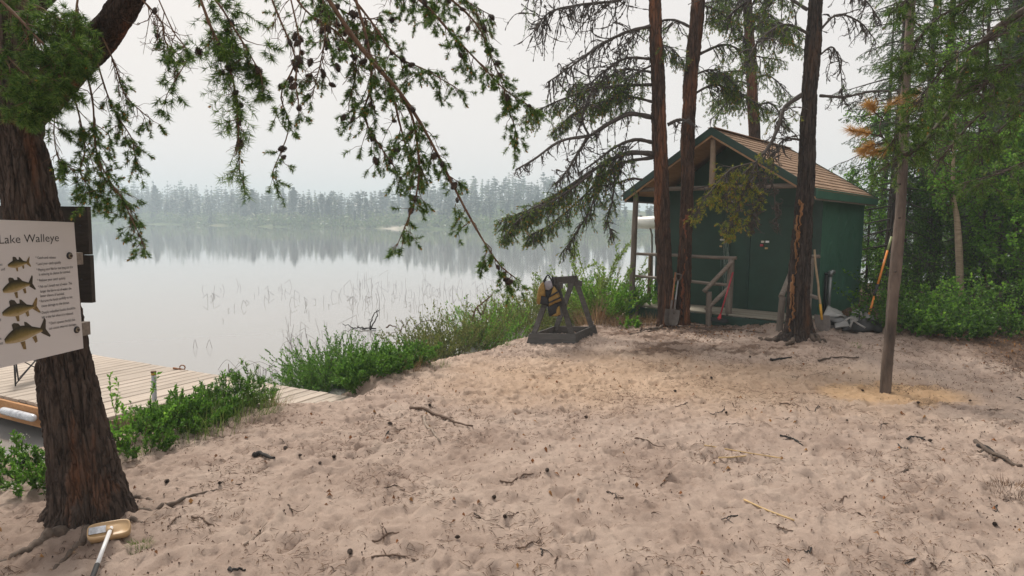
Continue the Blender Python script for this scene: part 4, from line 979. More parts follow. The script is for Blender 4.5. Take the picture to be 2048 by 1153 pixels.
def log(name, p0, p1, r0, r1, mat=M_grey_log, n=12, sides=12, wob=.006):
    p0, p1 = np.asarray(p0), np.asarray(p1); q = p0 + (p1 - p0) * np.linspace(0, 1, n)[:, None]
    L_ = np.linalg.norm(p1 - p0); s = np.linspace(0, L_, n); u, v = perp(unit(p1 - p0)[None])
    q = q + u * (wob * vn(s * 1.3, p0[0] * 3, 1))[:, None] + v * (wob * vn(s * 1.3, p0[1] * 3, 7))[:, None]
    m_ = MB(); m_.tube(q, np.linspace(r0, r1, n) * (1 + .06 * vn(s * 4, p0[0], 3)), sides); return m_.build(name, mat, shed)
PF = PO + .08
log('post', SP(1262, 606, PF), SP(1273, 372, PF), .056, .052, M_grey_post)
log('post', SP(1457, 632, PF), SP(1463, 518, PF), .058, .052, M_grey_post)
log('post', SP(1612, 648, PF), SP(1622, 516, PF), .058, .052, M_grey_post)
log('post', SP(1298, 601, -.2), SP(1301, 512, -.2), .035, .035, flat('brown_post', (.20, .13, .075), .8, .4, 14, .3))
log('beam', SP(1262, 381, PF - .02), SP(1612, 371, PF - .02), .040, .038, M_grey_log, 24)
log('rail', SP(1268, 509, PF), SP(1473, 517, PF), .027, .030, n=20, wob=.012)
log('rail', SP(1266, 553, PF), SP(1462, 571, PF), .025, .028, n=20, wob=.012)
log('rail', SP(1612, 514, PF), SP(1640, 514, PF), .028, .028)
log('king_post', SP(1424, 376, PF - .02), SP(1427, 276, PF - .02), .052, .047, flat('tan_post', (.33, .25, .18), .8, .35, 8, .3))
# sloping hand rails of the steps
st0, st1 = G(1418, 652), G(1558, 662)
log('stair_post', st0 - zz * .1, P(1418, 584, st0[1]), .052, .048, M_grey_post)
log('stair_rail', P(1407, 584, st0[1] - .03), SP(1466, 522, PF - .05), .036, .034)
log('stair_rail', P(1411, 621, st0[1] - .0) , SP(1460, 574, PF - .03), .034, .036)
log('stair_post', st1 - zz * .1, P(1566, 594, st1[1]), .052, .048, M_grey_post)
log('stair_rail', P(1562, 594, st1[1] - .03), SP(1590, 528, PF - .05), .042, .038)
log('stair_rail', SP(1616, 590, PF - .1), SP(1634, 596, PF - .25), .03, .03)
# oval lamp on the gable
c = SP(1520, 385, -.04); m_ = MB(); ellipsoid(m_, c, .045, .03, .075, 14, 9); m_.build('porch_lamp', M_pink, shed)
# roof
OV, OF, OB = .168, .931, .165
slope = unit([OV - pk, 0, SE - SR_])
roof_p = []
for sgn, aE in ((1, OV), (-1, -SW - OV)):
    m_ = MB(); rp = [S(pk, -OF, SR_), S(pk, SD + OB, SR_), S(aE, SD + OB, SE), S(aE, -OF, SE)]
    dz_ = zz * -.02; m_.add(rp + [p_ + dz_ for p_ in rp], [(0, 1, 2, 3), (7, 6, 5, 4), (0, 4, 5, 1), (1, 5, 6, 2), (2, 6, 7, 3), (3, 7, 4, 0)])
    if sgn > 0: roof = m_.build('roof', M_soffit, shed); bm_fix(roof.data); ro = roof
    else: o_ = m_.build('soffit', M_soffit, roof); bm_fix(o_.data)
    # fascia boards
    for bb, nme in ((-OF - .012, 'barge_board'), (SD + OB + .012, 'barge_board')):
        p0, p1 = S(pk, bb, SR_), S(aE, bb, SE); f_ = MB(); e = (p1 - p0); h_ = .13
        q = [p0 + zz * .03, p1 + zz * .03, p1 - zz * (h_ - .03), p0 - zz * (h_ - .03)]; f_.add([x_ - sy_ * .01 for x_ in q] + [x_ + sy_ * .01 for x_ in q], [(0, 1, 2, 3), (7, 6, 5, 4), (0, 4, 5, 1), (1, 5, 6, 2), (2, 6, 7, 3), (3, 7, 4, 0)])
        o_ = f_.build(nme, M_green_trim, roof); bm_fix(o_.data)
        if bb < 0:
            f_ = MB(); q = [p0 - zz * .103, p1 - zz * .103, p1 - zz * .135, p0 - zz * .135]
            f_.add([x_ + sy_ * .012 for x_ in q] + [x_ + sy_ * .04 for x_ in q], [(0, 1, 2, 3), (7, 6, 5, 4), (0, 4, 5, 1), (1, 5, 6, 2), (2, 6, 7, 3), (3, 7, 4, 0)])
            o_ = f_.build('barge_lath', M_soffit, roof); bm_fix(o_.data)
    ee = (.012 if sgn > 0 else -.012)
    f_ = MB(); f_.box(S(aE + ee, (SD + OB - OF) / 2, SE - .045), sx_ * .01, sy_ * ((SD + OB + OF) / 2 + .02), zz * .075); f_.build('fascia_board', M_green_lit if sgn > 0 else M_green_trim, roof)
    f_ = MB(); f_.box(S(aE - ee * .5, (SD + OB - OF) / 2, SE - .135), sx_ * .015, sy_ * ((SD + OB + OF) / 2 - .02), zz * .012); f_.build('drip_lath', M_grey_log, roof)
# shingles, one by one on the slope we see
sl = np.linalg.norm([OV - pk, SE - SR_]); ncrs = 15; exp = (sl + .02) / ncrs; tot = SD + OB + OF + .04
for sgn, aE in ((1, OV), (-1, -SW - OV)):
    dn = unit(S(aE, 0, SE) - S(pk, 0, SR_)); nm_ = unit(np.cross(sy_, dn)); nm_ = nm_ if nm_[2] > 0 else -nm_
    tabs = 19; tw = tot / tabs
    me_sh = []
    for v_ in range(3):
        m_ = MB(); ww = tw / 2 - .002
        pr = [(-.5 * exp * 1.5, -.001), (.5 * exp, .012 + .001 * v_), (.5 * exp, .003), (-.5 * exp * 1.5, -.004)]
        vv = [(x_, s_ * ww, z_) for s_ in (-1, 1) for x_, z_ in pr]
        m_.add(vv, [(0, 1, 5, 4), (1, 2, 6, 5), (2, 3, 7, 6), (3, 0, 4, 7), (3, 2, 1, 0), (4, 5, 6, 7)]); o_ = m_.build('shingle', M_shingle); me_sh.append(o_.data); bm_fix(o_.data); bpy.data.objects.remove(o_)
    if sgn > 0:
        rr_ = [(r_, k) for r_ in range(ncrs) for k in range(tabs)]
        for r_, k in rr_:
            off = (tw * .5 if r_ % 2 else 0); b_ = -OF - .02 + tw * (k + .5) + off
            wscale = 1.0
            if b_ + tw / 2 > SD + OB + .03: b_ = SD + OB + .02 - tw * .25; wscale = .5
            p = S(pk, b_, SR_) + dn * (exp * (r_ + .5)) + nm_ * (.004 + abs(rng.normal(0, .001)))
            o_ = place(me_sh[int(rng.integers(3))], 'shingle', roof, p, dn, np.cross(nm_, dn) * wscale, nm_)
    else:
        m_ = MB()
        for r_ in range(ncrs):
            p0 = S(pk, -OF - .02, SR_) + dn * exp * r_ + nm_ * .003; p1 = S(pk, SD + OB + .02, SR_) + dn * exp * r_ + nm_ * .003
            m_.add([p0, p1, p1 + dn * exp + nm_ * .01, p0 + dn * exp + nm_ * .01, p1 + dn * exp, p0 + dn * exp], [(0, 1, 2, 3), (3, 2, 4, 5)])
        o_ = m_.build('shingles_lake_side', M_shingle, roof, 'stuff')
m_ = MB(); m_.box(S(pk, (SD + OB - OF) / 2, SR_ + .018), sx_ * .07, sy_ * (SD + OB + OF) / 2, zz * .006); m_.build('ridge_cap', M_shingle, roof)
# white tank behind the shed on the lake side
p0 = SQ(1268, 447, -SW - .62); p1 = S(-SW - .30, SD * .9, 0); p0 = P(1271, 446, 15.2); p1 = P(1345, 445, 14.6)
tk = thing('white_tank', (p0[0], p0[1], p0[2] - .2), 'white fibreglass tube seen between the left porch post and the shed wall', 'tank')
m_ = MB(); q = np.array([p0 + (p1 - p0) * t_ for t_ in (0, .01, .04, .5, 1)]); m_.tube(q, [.06, .11, .13, .14, .14], 20); m_.build('body', M_tank, tk)
m_ = MB(); m_.tube([P(1300, 455, 14.9), P(1304, 470, 14.9), P(1304, 600, 14.9)], .02, 6); m_.build('stand_leg', M_grey_post, tk)
m_ = MB(); m_.tube([P(1282, 432, 15.1), P(1283, 450, 15.1)], .03, 6); m_.build('fitting', M_black, tk)

# ------------------------------------------------------------------ frame with tray, vest on it
FL, FR, BR_ = G(1052, 687), G(1152, 688), G(1196, 667); BL_ = FL + BR_ - FR; BL_[2] = float(gz(BL_[0], BL_[1]))
fr_ = thing('wooden_trestle', tuple((FL + BR_) / 2), 'grey weathered trestle frame standing in a low board tray at the bank', 'trestle')
cen = (FL + FR + BL_ + BR_) / 4
def tray_board(p, q, nme='tray_board'):
    p, q = np.array(p), np.array(q); zb_ = min(p[2], q[2]) - .03; p[2] = q[2] = zb_; h_ = .165
    inn = unit((cen - (p + q) / 2) * [1, 1, 0]); sl_ = inn * .035; e = unit(q - p); m_ = MB()
    f = [p, q, q + zz * h_ + sl_ - e * .03, p + zz * h_ + sl_ + e * .03]
    m_.add(f + [x_ + inn * .022 for x_ in f], [(0, 1, 2, 3), (7, 6, 5, 4), (0, 4, 5, 1), (1, 5, 6, 2), (2, 6, 7, 3), (3, 7, 4, 0)]); o_ = m_.build(nme, M_tray, fr_); bm_fix(o_.data)
tray_board(FL, FR); tray_board(FR + [.02, .02, 0], BR_); tray_board(BR_, BL_); tray_board(BL_, FL)
ap0 = (FL + FR) / 2 + (cen - (FL + FR) / 2) * .18; ap1 = (BL_ + BR_) / 2 + (cen - (BL_ + BR_) / 2) * .18
ap0[2] = P(1096, 556, ap0[1])[2]; ap1[2] = P(1139, 553, ap1[1])[2]
def stick4(nme, p, q, w1, w2, parent, mat, ref):
    e = (np.array(q) - p); d = unit(e); u = unit(np.cross(d, ref)); v = np.cross(d, u); m_ = MB(); m_.box((np.array(p) + q) / 2, e / 2, u * w1 / 2, v * w2 / 2); return m_.build(nme, mat, parent)
for c_, a in ((FL, ap0), (FR, ap0), (BL_, ap1), (BR_, ap1)):
    ft = c_ + (cen - c_) * .12; ft[2] = c_[2] + .0; stick4('leg', ft, a + (a - ft) * .01, .075, .036, fr_, M_tray, ap1 - ap0)
e = unit(ap1 - ap0); stick4('ridge_board', ap0 - e * .05 - zz * .045, ap1 + e * .05 - zz * .045, .036, .11, fr_, M_tray, zz)
sd_ = unit(np.cross(e, zz)); 
for a in (ap0, ap1): stick4('gusset', a + sd_ * .12 - zz * .11 + e * .03, a - sd_ * .12 - zz * .11 + e * .03, .022, .09, fr_, M_tray, zz)
yv = ap0[1] - .06
vest = thing('life_vest', (ap0[0], yv, ap0[2] - .55), 'mustard and black life vest hanging from the trestle frame', 'life vest')
def puff(nme, pix, mat, y_, th_=.05, parent=None, n_in=.82):
    m0 = np.mean(pix, 0); pix = np.array(pix, float); k = len(pix); R_ = []
    for sc__, yo in ((1.0, 0), (1.03, -.3), (.97, -.75), (n_in, -1), (.4, -1.12)):
        for x, y in m0 + (pix - m0) * sc__: R_.append(P(x, y, y_ + yo * th_))
    f = [(r * k + i_, r * k + (i_ + 1) % k, (r + 1) * k + (i_ + 1) % k, (r + 1) * k + i_) for r in range(4) for i_ in range(k)] + [tuple(range(4 * k, 5 * k)), tuple(range(k))[::-1]]
    m_ = MB(); m_.add(R_, f, 0, True); o_ = m_.build(nme, mat, parent or vest); bm_fix(o_.data); return o_
puff('back_panel', [(1083, 575), (1112, 574), (1121, 604), (1119, 632), (1098, 633), (1094, 612), (1078, 606)], M_vestblack, yv + .05, .07)
puff('front_panel', [(1087, 563), (1081, 569), (1077, 577), (1074, 592), (1073, 607), (1080, 610), (1083, 592), (1091, 594), (1090, 578)], M_vest, yv, .07)
fp = puff('front_panel', [(1107, 572), (1112, 578), (1117, 586), (1120, 594), (1123, 602), (1112, 606), (1098, 614), (1096, 600), (1102, 590), (1104, 582)], M_vest, yv, .08)
puff('pocket', [(1082, 592), (1097, 596), (1098, 610), (1089, 611), (1080, 608)], M_vestblack, yv - .02, .06)
puff('pocket', [(1095, 614), (1114, 606), (1116, 620), (1117, 630), (1099, 632)], M_vestblack, yv - .0, .07)
puff('hem', [(1113, 616), (1119, 612), (1121, 630), (1112, 633), (1102, 633), (1112, 629)], M_vest, yv - .01, .06)
puff('collar', [(1088, 566), (1092, 562), (1103, 562), (1106, 575), (1098, 581), (1091, 580)], M_vestgrey, yv + .0, .05)
for a, b2 in (((1099, 594), (1118, 583)), ((1098, 606), (1122, 595))):
    q = np.array([P(a[0] + (b2[0] - a[0]) * t_, a[1] + (b2[1] - a[1]) * t_, yv - .10 + .02 * (2 * t_ - 1) ** 2) for t_ in (0, .3, .6, 1)]); m_ = MB(); m_.tube(q, .012, 6); m_.build('strap', M_vestblack, vest)
for pix in ([(1088, 567), (1092, 557), (1096, 550), (1102, 560), (1108, 575)], [(1088, 572), (1086, 565), (1093, 553)], [(1104, 553), (1107, 566), (1106, 580), (1098, 592)]):
    m_ = MB(); m_.tube(spline([P(x, y, yv - .03) for x, y in pix], 10), .010, 6); m_.build('strap', M_vestblack, vest)

# sawn log
lc = G(1204, 641); rl = .088; c0 = np.array([lc[0], lc[1], lc[2] + rl * .85]); lg = thing('sawn_log', (lc[0], lc[1], lc[2]), 'short sawn log with orange end grain lying left of the porch', 'log')
ld = unit([.42, .9, 0]); m_ = MB(); m_.tube([c0, c0 + ld * .38], [rl, rl * .96], 20, 0, False); m_.build('bark', M_bark_grey, lg)
m_ = MB(); u_ = unit(np.cross(ld, zz)); th = np.linspace(0, 2 * np.pi, 20, endpoint=False)
m_.add([c0 - ld * .004 + (u_ * math.cos(a) + zz * math.sin(a)) * rl * .93 for a in th], [tuple(range(20))]); m_.build('cut_end', M_endgrain, lg)

# ------------------------------------------------------------------ tools
def shovel(pb, pt_, label, hmat, bmat, bw_=.20, bl=.27, dgrip=False, sleeve=None, face=None, cat='shovel'):
    pb, pt_ = np.array(pb, float), np.array(pt_, float); d = unit(pt_ - pb); L_ = np.linalg.norm(pt_ - pb)
    t_ = thing('shovel', tuple(pb), label, cat, 'shovels and spades left about the porch'); f_ = unit(face if face is not None else [.2, -1, 0]); f_ = unit(f_ - d * np.dot(f_, d)); s_ = np.cross(d, f_)
    m_ = MB(); n = 7; V = []
    for a, wq in ((0, .55), (.12, .85), (.5, 1.0), (.93, .98), (1, .9)):
        for j_ in range(n):
            q_ = (j_ / (n - 1) * 2 - 1); V.append(pb + d * bl * a + s_ * q_ * wq * bw_ / 2 + f_ * (.018 * (1 - q_ * q_) * -1 + .01 - .03 * (1 - a) * 0))
    k = len(V); V += [v_ + f_ * .004 for v_ in V]
    F = [(a * n + j_, a * n + j_ + 1, (a + 1) * n + j_ + 1, (a + 1) * n + j_) for a in range(4) for j_ in range(n - 1)]; F += [tuple(x_ + k for x_ in f[::-1]) for f in F]
    bd_ = list(range(n)) + [n * a + n - 1 for a in range(1, 5)] + list(range(n * 4 + n - 2, n * 4 - 1, -1)) + [n * a for a in range(3, 0, -1)]
    F += [(bd_[i_], bd_[(i_ + 1) % len(bd_)], bd_[(i_ + 1) % len(bd_)] + k, bd_[i_] + k) for i_ in range(len(bd_))]
    m_.add(V, F, 0, False); o_ = m_.build('blade', bmat, t_); bm_fix(o_.data)
    m_ = MB(); m_.tube([pb + d * bl * .7, pb + d * (bl + .16)], [.017, .019], 10); m_.build('socket', bmat if sleeve is None else sleeve, t_)
    m_ = MB(); q = np.array([pb + d * (bl * .95), pb + d * (L_ * .5), pt_]); m_.tube(spline(q, 8, .002), .016, 10); m_.build('handle', hmat, t_)
    if dgrip:
        m_ = MB(); m_.tube([pt_ - s_ * .0, pt_ + s_ * .05 + d * .05, pt_ + s_ * .05 + d * .11], .010, 6); m_.tube([pt_, pt_ - s_ * .05 + d * .05, pt_ - s_ * .05 + d * .11], .010, 6); m_.tube([pt_ + s_ * .06 + d * .11, pt_ - s_ * .06 + d * .11], .014, 8); m_.build('grip', bmat, t_)
    return t_
a = P(1338, 652, G(1335, 652)[1] - .30); shovel(a, P(1351, 545, a[1] + .2), 'shovel with orange brown wooden handle leaning between the two trunks', M_handle_o, M_blade, .22)
a = P(1345, 651, G(1335, 652)[1] - .34); shovel(a, P(1356, 562, a[1] + .22), 'grey metal spade with straight grip leaning between the two trunks', M_steel, M_blade, .19, dgrip=True)
a = G(1646, 663); shovel(a, P(1629, 500, a[1] + .45), 'long handled shovel with yellow socket leaning at the shed corner', M_handle, M_blade, .26, .24, sleeve=M_yellow)
a = G(1618, 650) + [0, .3, 0]; shovel(a, P(1622, 528, a[1] + .2), 'pale handled spade mostly hidden behind the peeling pine', flat('pale_handle', (.50, .36, .19), .5, .2, 8, 0), M_blade, .2)
# blue strap and roller on the right porch post
p = SP(1621, 515, PF - .1); bs = thing('blue_strap', tuple(p), 'blue strap hung on the right porch rail behind the pine', 'strap'); m_ = MB(); m_.tube(spline([SP(1621, 512, PF - .07), SP(1618, 528, PF - .08), SP(1615, 542, PF - .08)], 6), .012, 6); m_.build('webbing', M_blue, bs)
# pink broom
a = SP(1436, 646, PO - .22); bt = SP(1466, 545, PF - .07); br_ = thing('broom', tuple(a), 'dark push broom with pinkish red handle leaning against the porch railing', 'broom')
d = unit(bt - a); m_ = MB(); m_.tube([a + d * .10, bt], [.014, .013], 10); m_.build('handle', M_red, br_)
m_ = MB(); m_.tube([a + d * .05, a + d * .09, a + d * .15], [.05, .03, .016], 10); m_.build('socket', flat('red_plastic', (.6, .04, .05), .4, .2, 8, 0), br_)
m_ = MB(); m_.box(a + zz * .045 + [.02, 0, 0], np.array([.13, -.04, -.012]), np.array([.012, .035, 0]), zz * .028); m_.build('bristles', M_black, br_)
# orange shafted pole right of the shed
a = G(1731, 655); t1 = P(1783, 474, a[1] + .5); pl = thing('orange_pole', tuple(a), 'thin orange and black shaft leaning in the trees right of the shed', 'pole')
d = t1 - a
for u0, u1, mt, nm_ in ((0, .33, M_orange, 'lower_shaft'), (.33, .46, M_black, 'joint'), (.46, .84, M_orange, 'upper_shaft'), (.84, 1.0, flat('green_tip', (.25, .3, .12), .5, .2, 8, 0), 'tip')):
    m_ = MB(); m_.tube([a + d * u0, a + d * u1], .017 if mt is not M_black else .021, 8); m_.build(nm_, mt, pl)
# pipes against the side wall
pz = thing('grey_pipe', tuple(SQ(1655, 640, .1)), 'grey elbowed plastic pipe standing against the green side wall', 'pipe')
b0, t0 = SQ(1655, 632, .07), SQ(1661, 548, .07); m_ = MB(); m_.tube([b0, t0], .032, 12); m_.build('pipe', M_steel, pz)
m_ = MB(); m_.tube([t0 - zz * .04, t0 + zz * .045], .045, 12); m_.tube([t0 + zz * .03, t0 + zz * .03 + sy_ * .09 + sx_ * .03], .035, 10); m_.build('elbow', M_steel, pz)
pz = thing('black_pipe', tuple(SQ(1650, 640, .1)), 'black pipe standing beside the grey pipe at the green wall', 'pipe')
m_ = MB(); m_.tube([SQ(1648, 634, .05), SQ(1653, 548, .05)], .026, 12); m_.build('pipe', M_black, pz); m_ = MB(); m_.tube([SQ(1653, 550, .05), SQ(1653, 546, .05)], .030, 12); m_.build('cap', M_black, pz)
# concrete block
a = G(1664, 656); cb2 = thing('concrete_block', tuple(a), 'small grey hollow block on the sand beside the leaning shovel', 'block')
m_ = MB(); m_.box(a + zz * .07, sx_ * .09, sy_ * .07, zz * .075); m_.build('block', M_concrete, cb2); m_ = MB(); m_.box(a + zz * .08 - sy_ * .069 + sx_ * .015, sx_ * .03, sy_ * .004, zz * .035); m_.build('hollow', M_black, cb2)  # no hole is cut; a black plate paints in the shade inside it
# heap of covers and tarp
hp_ = G(1705, 662); heap = thing('tarp_heap', tuple(hp_), 'heap of grey plastic covers and black tarp lying beside the shed', 'heap')
def slab(nme, pts_, th_, mat, bul=.03):
    """a bulging sheet through four corners"""
    a, b2, c_, d_ = [np.array(q_, float) for q_ in pts_]; n = 14; V = []
    nr = unit(np.cross(b2 - a, d_ - a)); nr = nr if nr[2] > 0 or nr[1] < 0 else -nr
    for i_ in range(n):
        for j_ in range(n):
            u, v = i_ / (n - 1), j_ / (n - 1); p_ = (a * (1 - u) + b2 * u) * (1 - v) + (d_ * (1 - u) + c_ * u) * v
            V.append(p_ + nr * (bul * math.sin(math.pi * u) ** .6 * math.sin(math.pi * v) ** .6 + .03 * float(vn(p_[0] * 9, p_[1] * 9, p_[2] * 9 + bul * 50))))
    k = n * n; V += [v_ - nr * th_ for v_ in V]; F = [(i_ * n + j_, i_ * n + j_ + 1, (i_ + 1) * n + j_ + 1, (i_ + 1) * n + j_) for i_ in range(n - 1) for j_ in range(n - 1)]
    F += [tuple(x_ + k for x_ in f[::-1]) for f in F]; bd_ = [j_ for j_ in range(n)] + [i_ * n + n - 1 for i_ in range(1, n)] + [(n - 1) * n + j_ for j_ in range(n - 2, -1, -1)] + [i_ * n for i_ in range(n - 2, 0, -1)]
    F += [(bd_[i_], bd_[(i_ + 1) % len(bd_)], bd_[(i_ + 1) % len(bd_)] + k, bd_[i_] + k) for i_ in range(len(bd_))]
    m_ = MB(); m_.add(V, F, 0, True); o_ = m_.build(nme, mat, heap); bm_fix(o_.data)
yh = hp_[1] + .15
slab('grey_cover', [P(1647, 629, yh), P(1690, 634, yh), P(1683, 624, yh + .5), P(1656, 611, yh + .4)], .02, M_plasticgrey, .03)
slab('grey_cover', [P(1649, 639, yh - .1), P(1698, 646, yh - .1), P(1690, 634, yh + .2), P(1650, 628, yh + .2)], .02, flat('mid_plastic', (.15, .15, .152), .4, .4, 5, .2), .02)
slab('grey_cover', [P(1670, 655, yh - .2), P(1700, 652, yh - .25), P(1694, 641, yh), P(1668, 642, yh)], .02, M_plasticgrey, .02)
slab('grey_cover', [P(1694, 650, yh - .15), P(1730, 648, yh - .1), P(1722, 625, yh + .3), P(1704, 624, yh + .3)], .03, M_plasticgrey, .10)
slab('grey_cover', [P(1728, 640, yh), P(1760, 648, yh), P(1752, 636, yh + .3), P(1728, 622, yh + .3)], .02, flat('grey_plastic_b', (.25, .245, .24), .4, .35, 4, .2), .04)
slab('black_tarp', [P(1685, 660, yh - .3), P(1765, 662, yh - .2), P(1762, 640, yh + .3), P(1682, 636, yh + .2)], .02, M_black, .10)
slab('black_tarp', [P(1712, 650, yh + .1), P(1750, 652, yh + .1), P(1742, 612, yh + .7), P(1718, 614, yh + .7)], .02, M_black, .08)
m_ = MB(); m_.tube(spline([P(1716, 650, yh - .25), P(1719, 636, yh - .2), P(1718, 624, yh + .1)], 8), .010, 6); m_.build('cord', M_black, heap)
for pix in ([(1700, 655), (1706, 642), (1716, 648), (1730, 656)], [(1690, 642), (1700, 636), (1712, 642)]):
    m_ = MB(); m_.tube(spline([P(x, y, yh - .3) for x, y in pix], 10), .014, 6); m_.build('folded_edge', M_plasticgrey, heap)

# ------------------------------------------------------------------ bare pole standing in the sand
pb = G(1770, 786); Yp = pb[1]; pole2 = thing('bare_pole', tuple(pb), 'barkless grey leaning trunk standing alone in the sand right of the shed', 'pole')
pts = [P(1770, 800, Yp), P(1775, 720, Yp), P(1785, 610, Yp), P(1791, 540, Yp + .02), P(1799, 450, Yp + .05), P(1806, 330, Yp + .08), P(1810, 200, Yp + .1), P(1818, 80, Yp + .12), P(1826, -60, Yp + .15), P(1838, -260, Yp + .2)]
mb, _ = trunk_mesh(pts, [w_ * .5 * Yp / FPX for w_ in (22, 21, 21, 22, 20, 18, 17, 16, 14, 12)], 48, 320, .0045, 1.2, None, 12); mb.build('trunk', M_peeled, pole2)
m_ = MB()
for k in range(5):
    y = rng.uniform(60, 700); x = np.interp(y, [0, 200, 330, 470, 620, 786], [1822, 1810, 1806, 1797, 1783, 1770]); c = P(x + rng.uniform(-6, 6), y, Yp - .055); ellipsoid(m_, c, .012, .02, .010, 7, 5)
m_.build('knot', M_bark_grey, pole2, 'stuff')

# ------------------------------------------------------------------ pines in front of the shed
def mid_limb(tree, pix, Y0, Y1, r0=.03, r1=.008, **k):
    m_ = len(pix); pts = [P(x, y, Y0 + (Y1 - Y0) * i_ / (m_ - 1)) for i_, (x, y) in enumerate(pix)]
    a = dict(mat=M_deadtwig, nL=.034, shoot=.035, nn_=20, nw=.0062, nang=72, sec_L=(.25, .7), ter_L=(.05, .15), ter_n=6, twig_r=.0055, ncol=M_needle_mid, bud=.22, budlen=.018, seg=26, jit=.45); a.update(k)
    return pine_limb(tree, pts, r0, r1, **a)
def mid_trunk(tree, pix, wpx, Y, mat, sides=96, rings=420, amp=.020, flare=None, seed=1):
    mb, _ = trunk_mesh([P(x, y, Y) for x, y in pix], [w_ * .5 * Y / FPX for w_ in wpx], sides, rings, amp, .8, flare, seed); return mb.build('trunk', mat, tree)
gA = G(1335, 652); YA = gA[1]; pA_ = thing('pine_tree', tuple(gA), 'tall reddish pine before the shed porch, nearest the water', 'pine tree', 'tall pines in front of the shed')
mid_trunk(pA_, [(1335, 668), (1334, 640), (1331, 560), (1325, 450), (1322, 350), (1318, 250), (1314, 120), (1309, 10), (1303, -120), (1300, -500)], [46, 35, 31, 30, 29, 28, 27, 25, 22, 15], YA, M_bark_red, flare=[(0, .05, .15), (3, .05, .15)], seed=21)
gB = G(1366, 650); YB2 = gB[1]; pB_ = thing('pine_tree', tuple(gB), 'dark pine with orange streak just right of the waterside pine', 'pine tree', 'tall pines in front of the shed')
mid_trunk(pB_, [(1364, 664), (1365, 640), (1367, 590), (1370, 515), (1373, 434), (1375, 350), (1376, 250), (1385, 120), (1395, 10), (1404, -120), (1412, -500)], [38, 29, 28, 27, 25, 26, 27, 28, 27, 24, 16], YB2, M_bark_red, flare=[(0, .04, .15), (3, .04, .12)], seed=33)
gC = G(1596, 672); YC = gC[1]; pC_ = thing('pine_tree', tuple(gC), 'pine with peeled orange lower trunk standing before the shed door', 'pine tree', 'tall pines in front of the shed')
mid_trunk(pC_, [(1594, 686), (1597, 655), (1597, 600), (1601, 515), (1607, 434), (1613, 350), (1615, 250), (1624, 120), (1631, 20), (1640, -120), (1655, -500)], [68, 50, 43, 39, 35, 31, 29, 28, 27, 24, 17], YC, M_bark_grey, flare=[(0, .12, .16), (3.1, .13, .16), (4.6, .06, .14), (1.5, .1, .1)], seed=45)
def patch(tree, rows, Y, off, mat, name='exposed_wood'):
    """ragged strip of bare wood proud of the bark: rows of (y, x0, x1) pixels"""
    m_ = MB(); V = []; rows = [(y, np.interp(y, [r[0] for r in rows], [r[1] for r in rows]) + 3 * float(vn(y * .09, 3, 1)) + rng.normal(0, .6), np.interp(y, [r[0] for r in rows], [r[2] for r in rows]) - 7 * abs(float(vn(y * .07, 9, 2))) + rng.normal(0, 1.2)) for y in np.linspace(rows[0][0], rows[-1][0], 70)]
    for y, x0, x1 in rows:
        for k in range(6):
            u = k / 5; V.append(P(x0 + (x1 - x0) * u, y, Y - off * (.25 + .75 * math.sin(min(1, .15 + u) * math.pi / 2)) + .006 * float(vn(x0 + u * 9, y * .3, 3))))
    m_.add(V, [(r * 6 + k, r * 6 + k + 1, (r + 1) * 6 + k + 1, (r + 1) * 6 + k) for r in range(len(rows) - 1) for k in range(5) if float(vn(r * .22, k * .9, rows[0][0])) > -.16 + .25 * (k in (0, 4))], 0, True); o_ = m_.build(name, mat, tree)
    md = o_.modifiers.new('thickness', 'SOLIDIFY'); md.thickness = .012; md.offset = 0; return o_
patch(pC_, [(400, 1596, 1608), (450, 1591, 1604), (520, 1586, 1601), (560, 1583, 1597), (600, 1579, 1594), (640, 1577, 1590), (664, 1572, 1586)], YC, .143, M_exposed)
patch(pB_, [(430, 1367, 1377), (500, 1364, 1377), (560, 1361, 1373), (630, 1359, 1370)], YB2, .116, flat('red_inner_bark', (.26, .085, .038), .9, .55, 16, .7, .01, stretch=(1, 1, .25)), 'inner_bark')
def root2(tree, pix, r0, r1): return root(tree, pix, r0, r1, .02, 24)
root2(pC_, [(1580, 672), (1560, 680), (1535, 682), (1518, 678)], .05, .018); root2(pC_, [(1608, 668), (1625, 680), (1640, 688)], .045, .02); root2(pC_, [(1612, 664), (1635, 676), (1652, 686)], .04, .015); root2(pC_, [(1590, 676), (1583, 688), (1572, 692)], .04, .02)
root2(pA_, [(1325, 655), (1300, 660), (1280, 664)], .03, .01)

dead = dict(green=lambda t_: .02, dead_curl=3.0, bud=0)
# waterside pine's limbs over the lake
mid_limb(pA_, [(1305, 52), (1250, 66), (1190, 98), (1140, 135), (1095, 165)], YA, YA - .8, .03, .008, sec_n=60, sec_L=(.3, 1.0), hang=.5, **dead)
mid_limb(pA_, [(1300, -30), (1240, 0), (1160, 10), (1100, 25), (1070, 60)], YA, YA - 1.0, .03, .008, sec_n=70, sec_L=(.3, 1.2), hang=.6, **dead)
mid_limb(pA_, [(1300, -110), (1200, -90), (1120, -60), (1060, -20)], YA, YA - 1.2, .03, .008, sec_n=56, sec_L=(.4, 1.3), hang=.6, **dead)
mid_limb(pA_, [(1300, 118), (1250, 118), (1200, 150), (1150, 200)], YA, YA - .5, .025, .008, sec_n=52, hang=.4, **dead)
mid_limb(pA_, [(1302, 170), (1240, 172), (1180, 180), (1110, 205), (1050, 235)], YA, YA - .8, .028, .007, sec_n=84, hang=.1, sec_L=(.2, .6), green=lambda t_: .9 if .2 < t_ else .5)
mid_limb(pA_, [(1305, 145), (1250, 140), (1195, 165), (1140, 170)], YA, YA + .6, .02, .007, sec_n=64, sec_L=(.2, .5), green=lambda t_: .8)
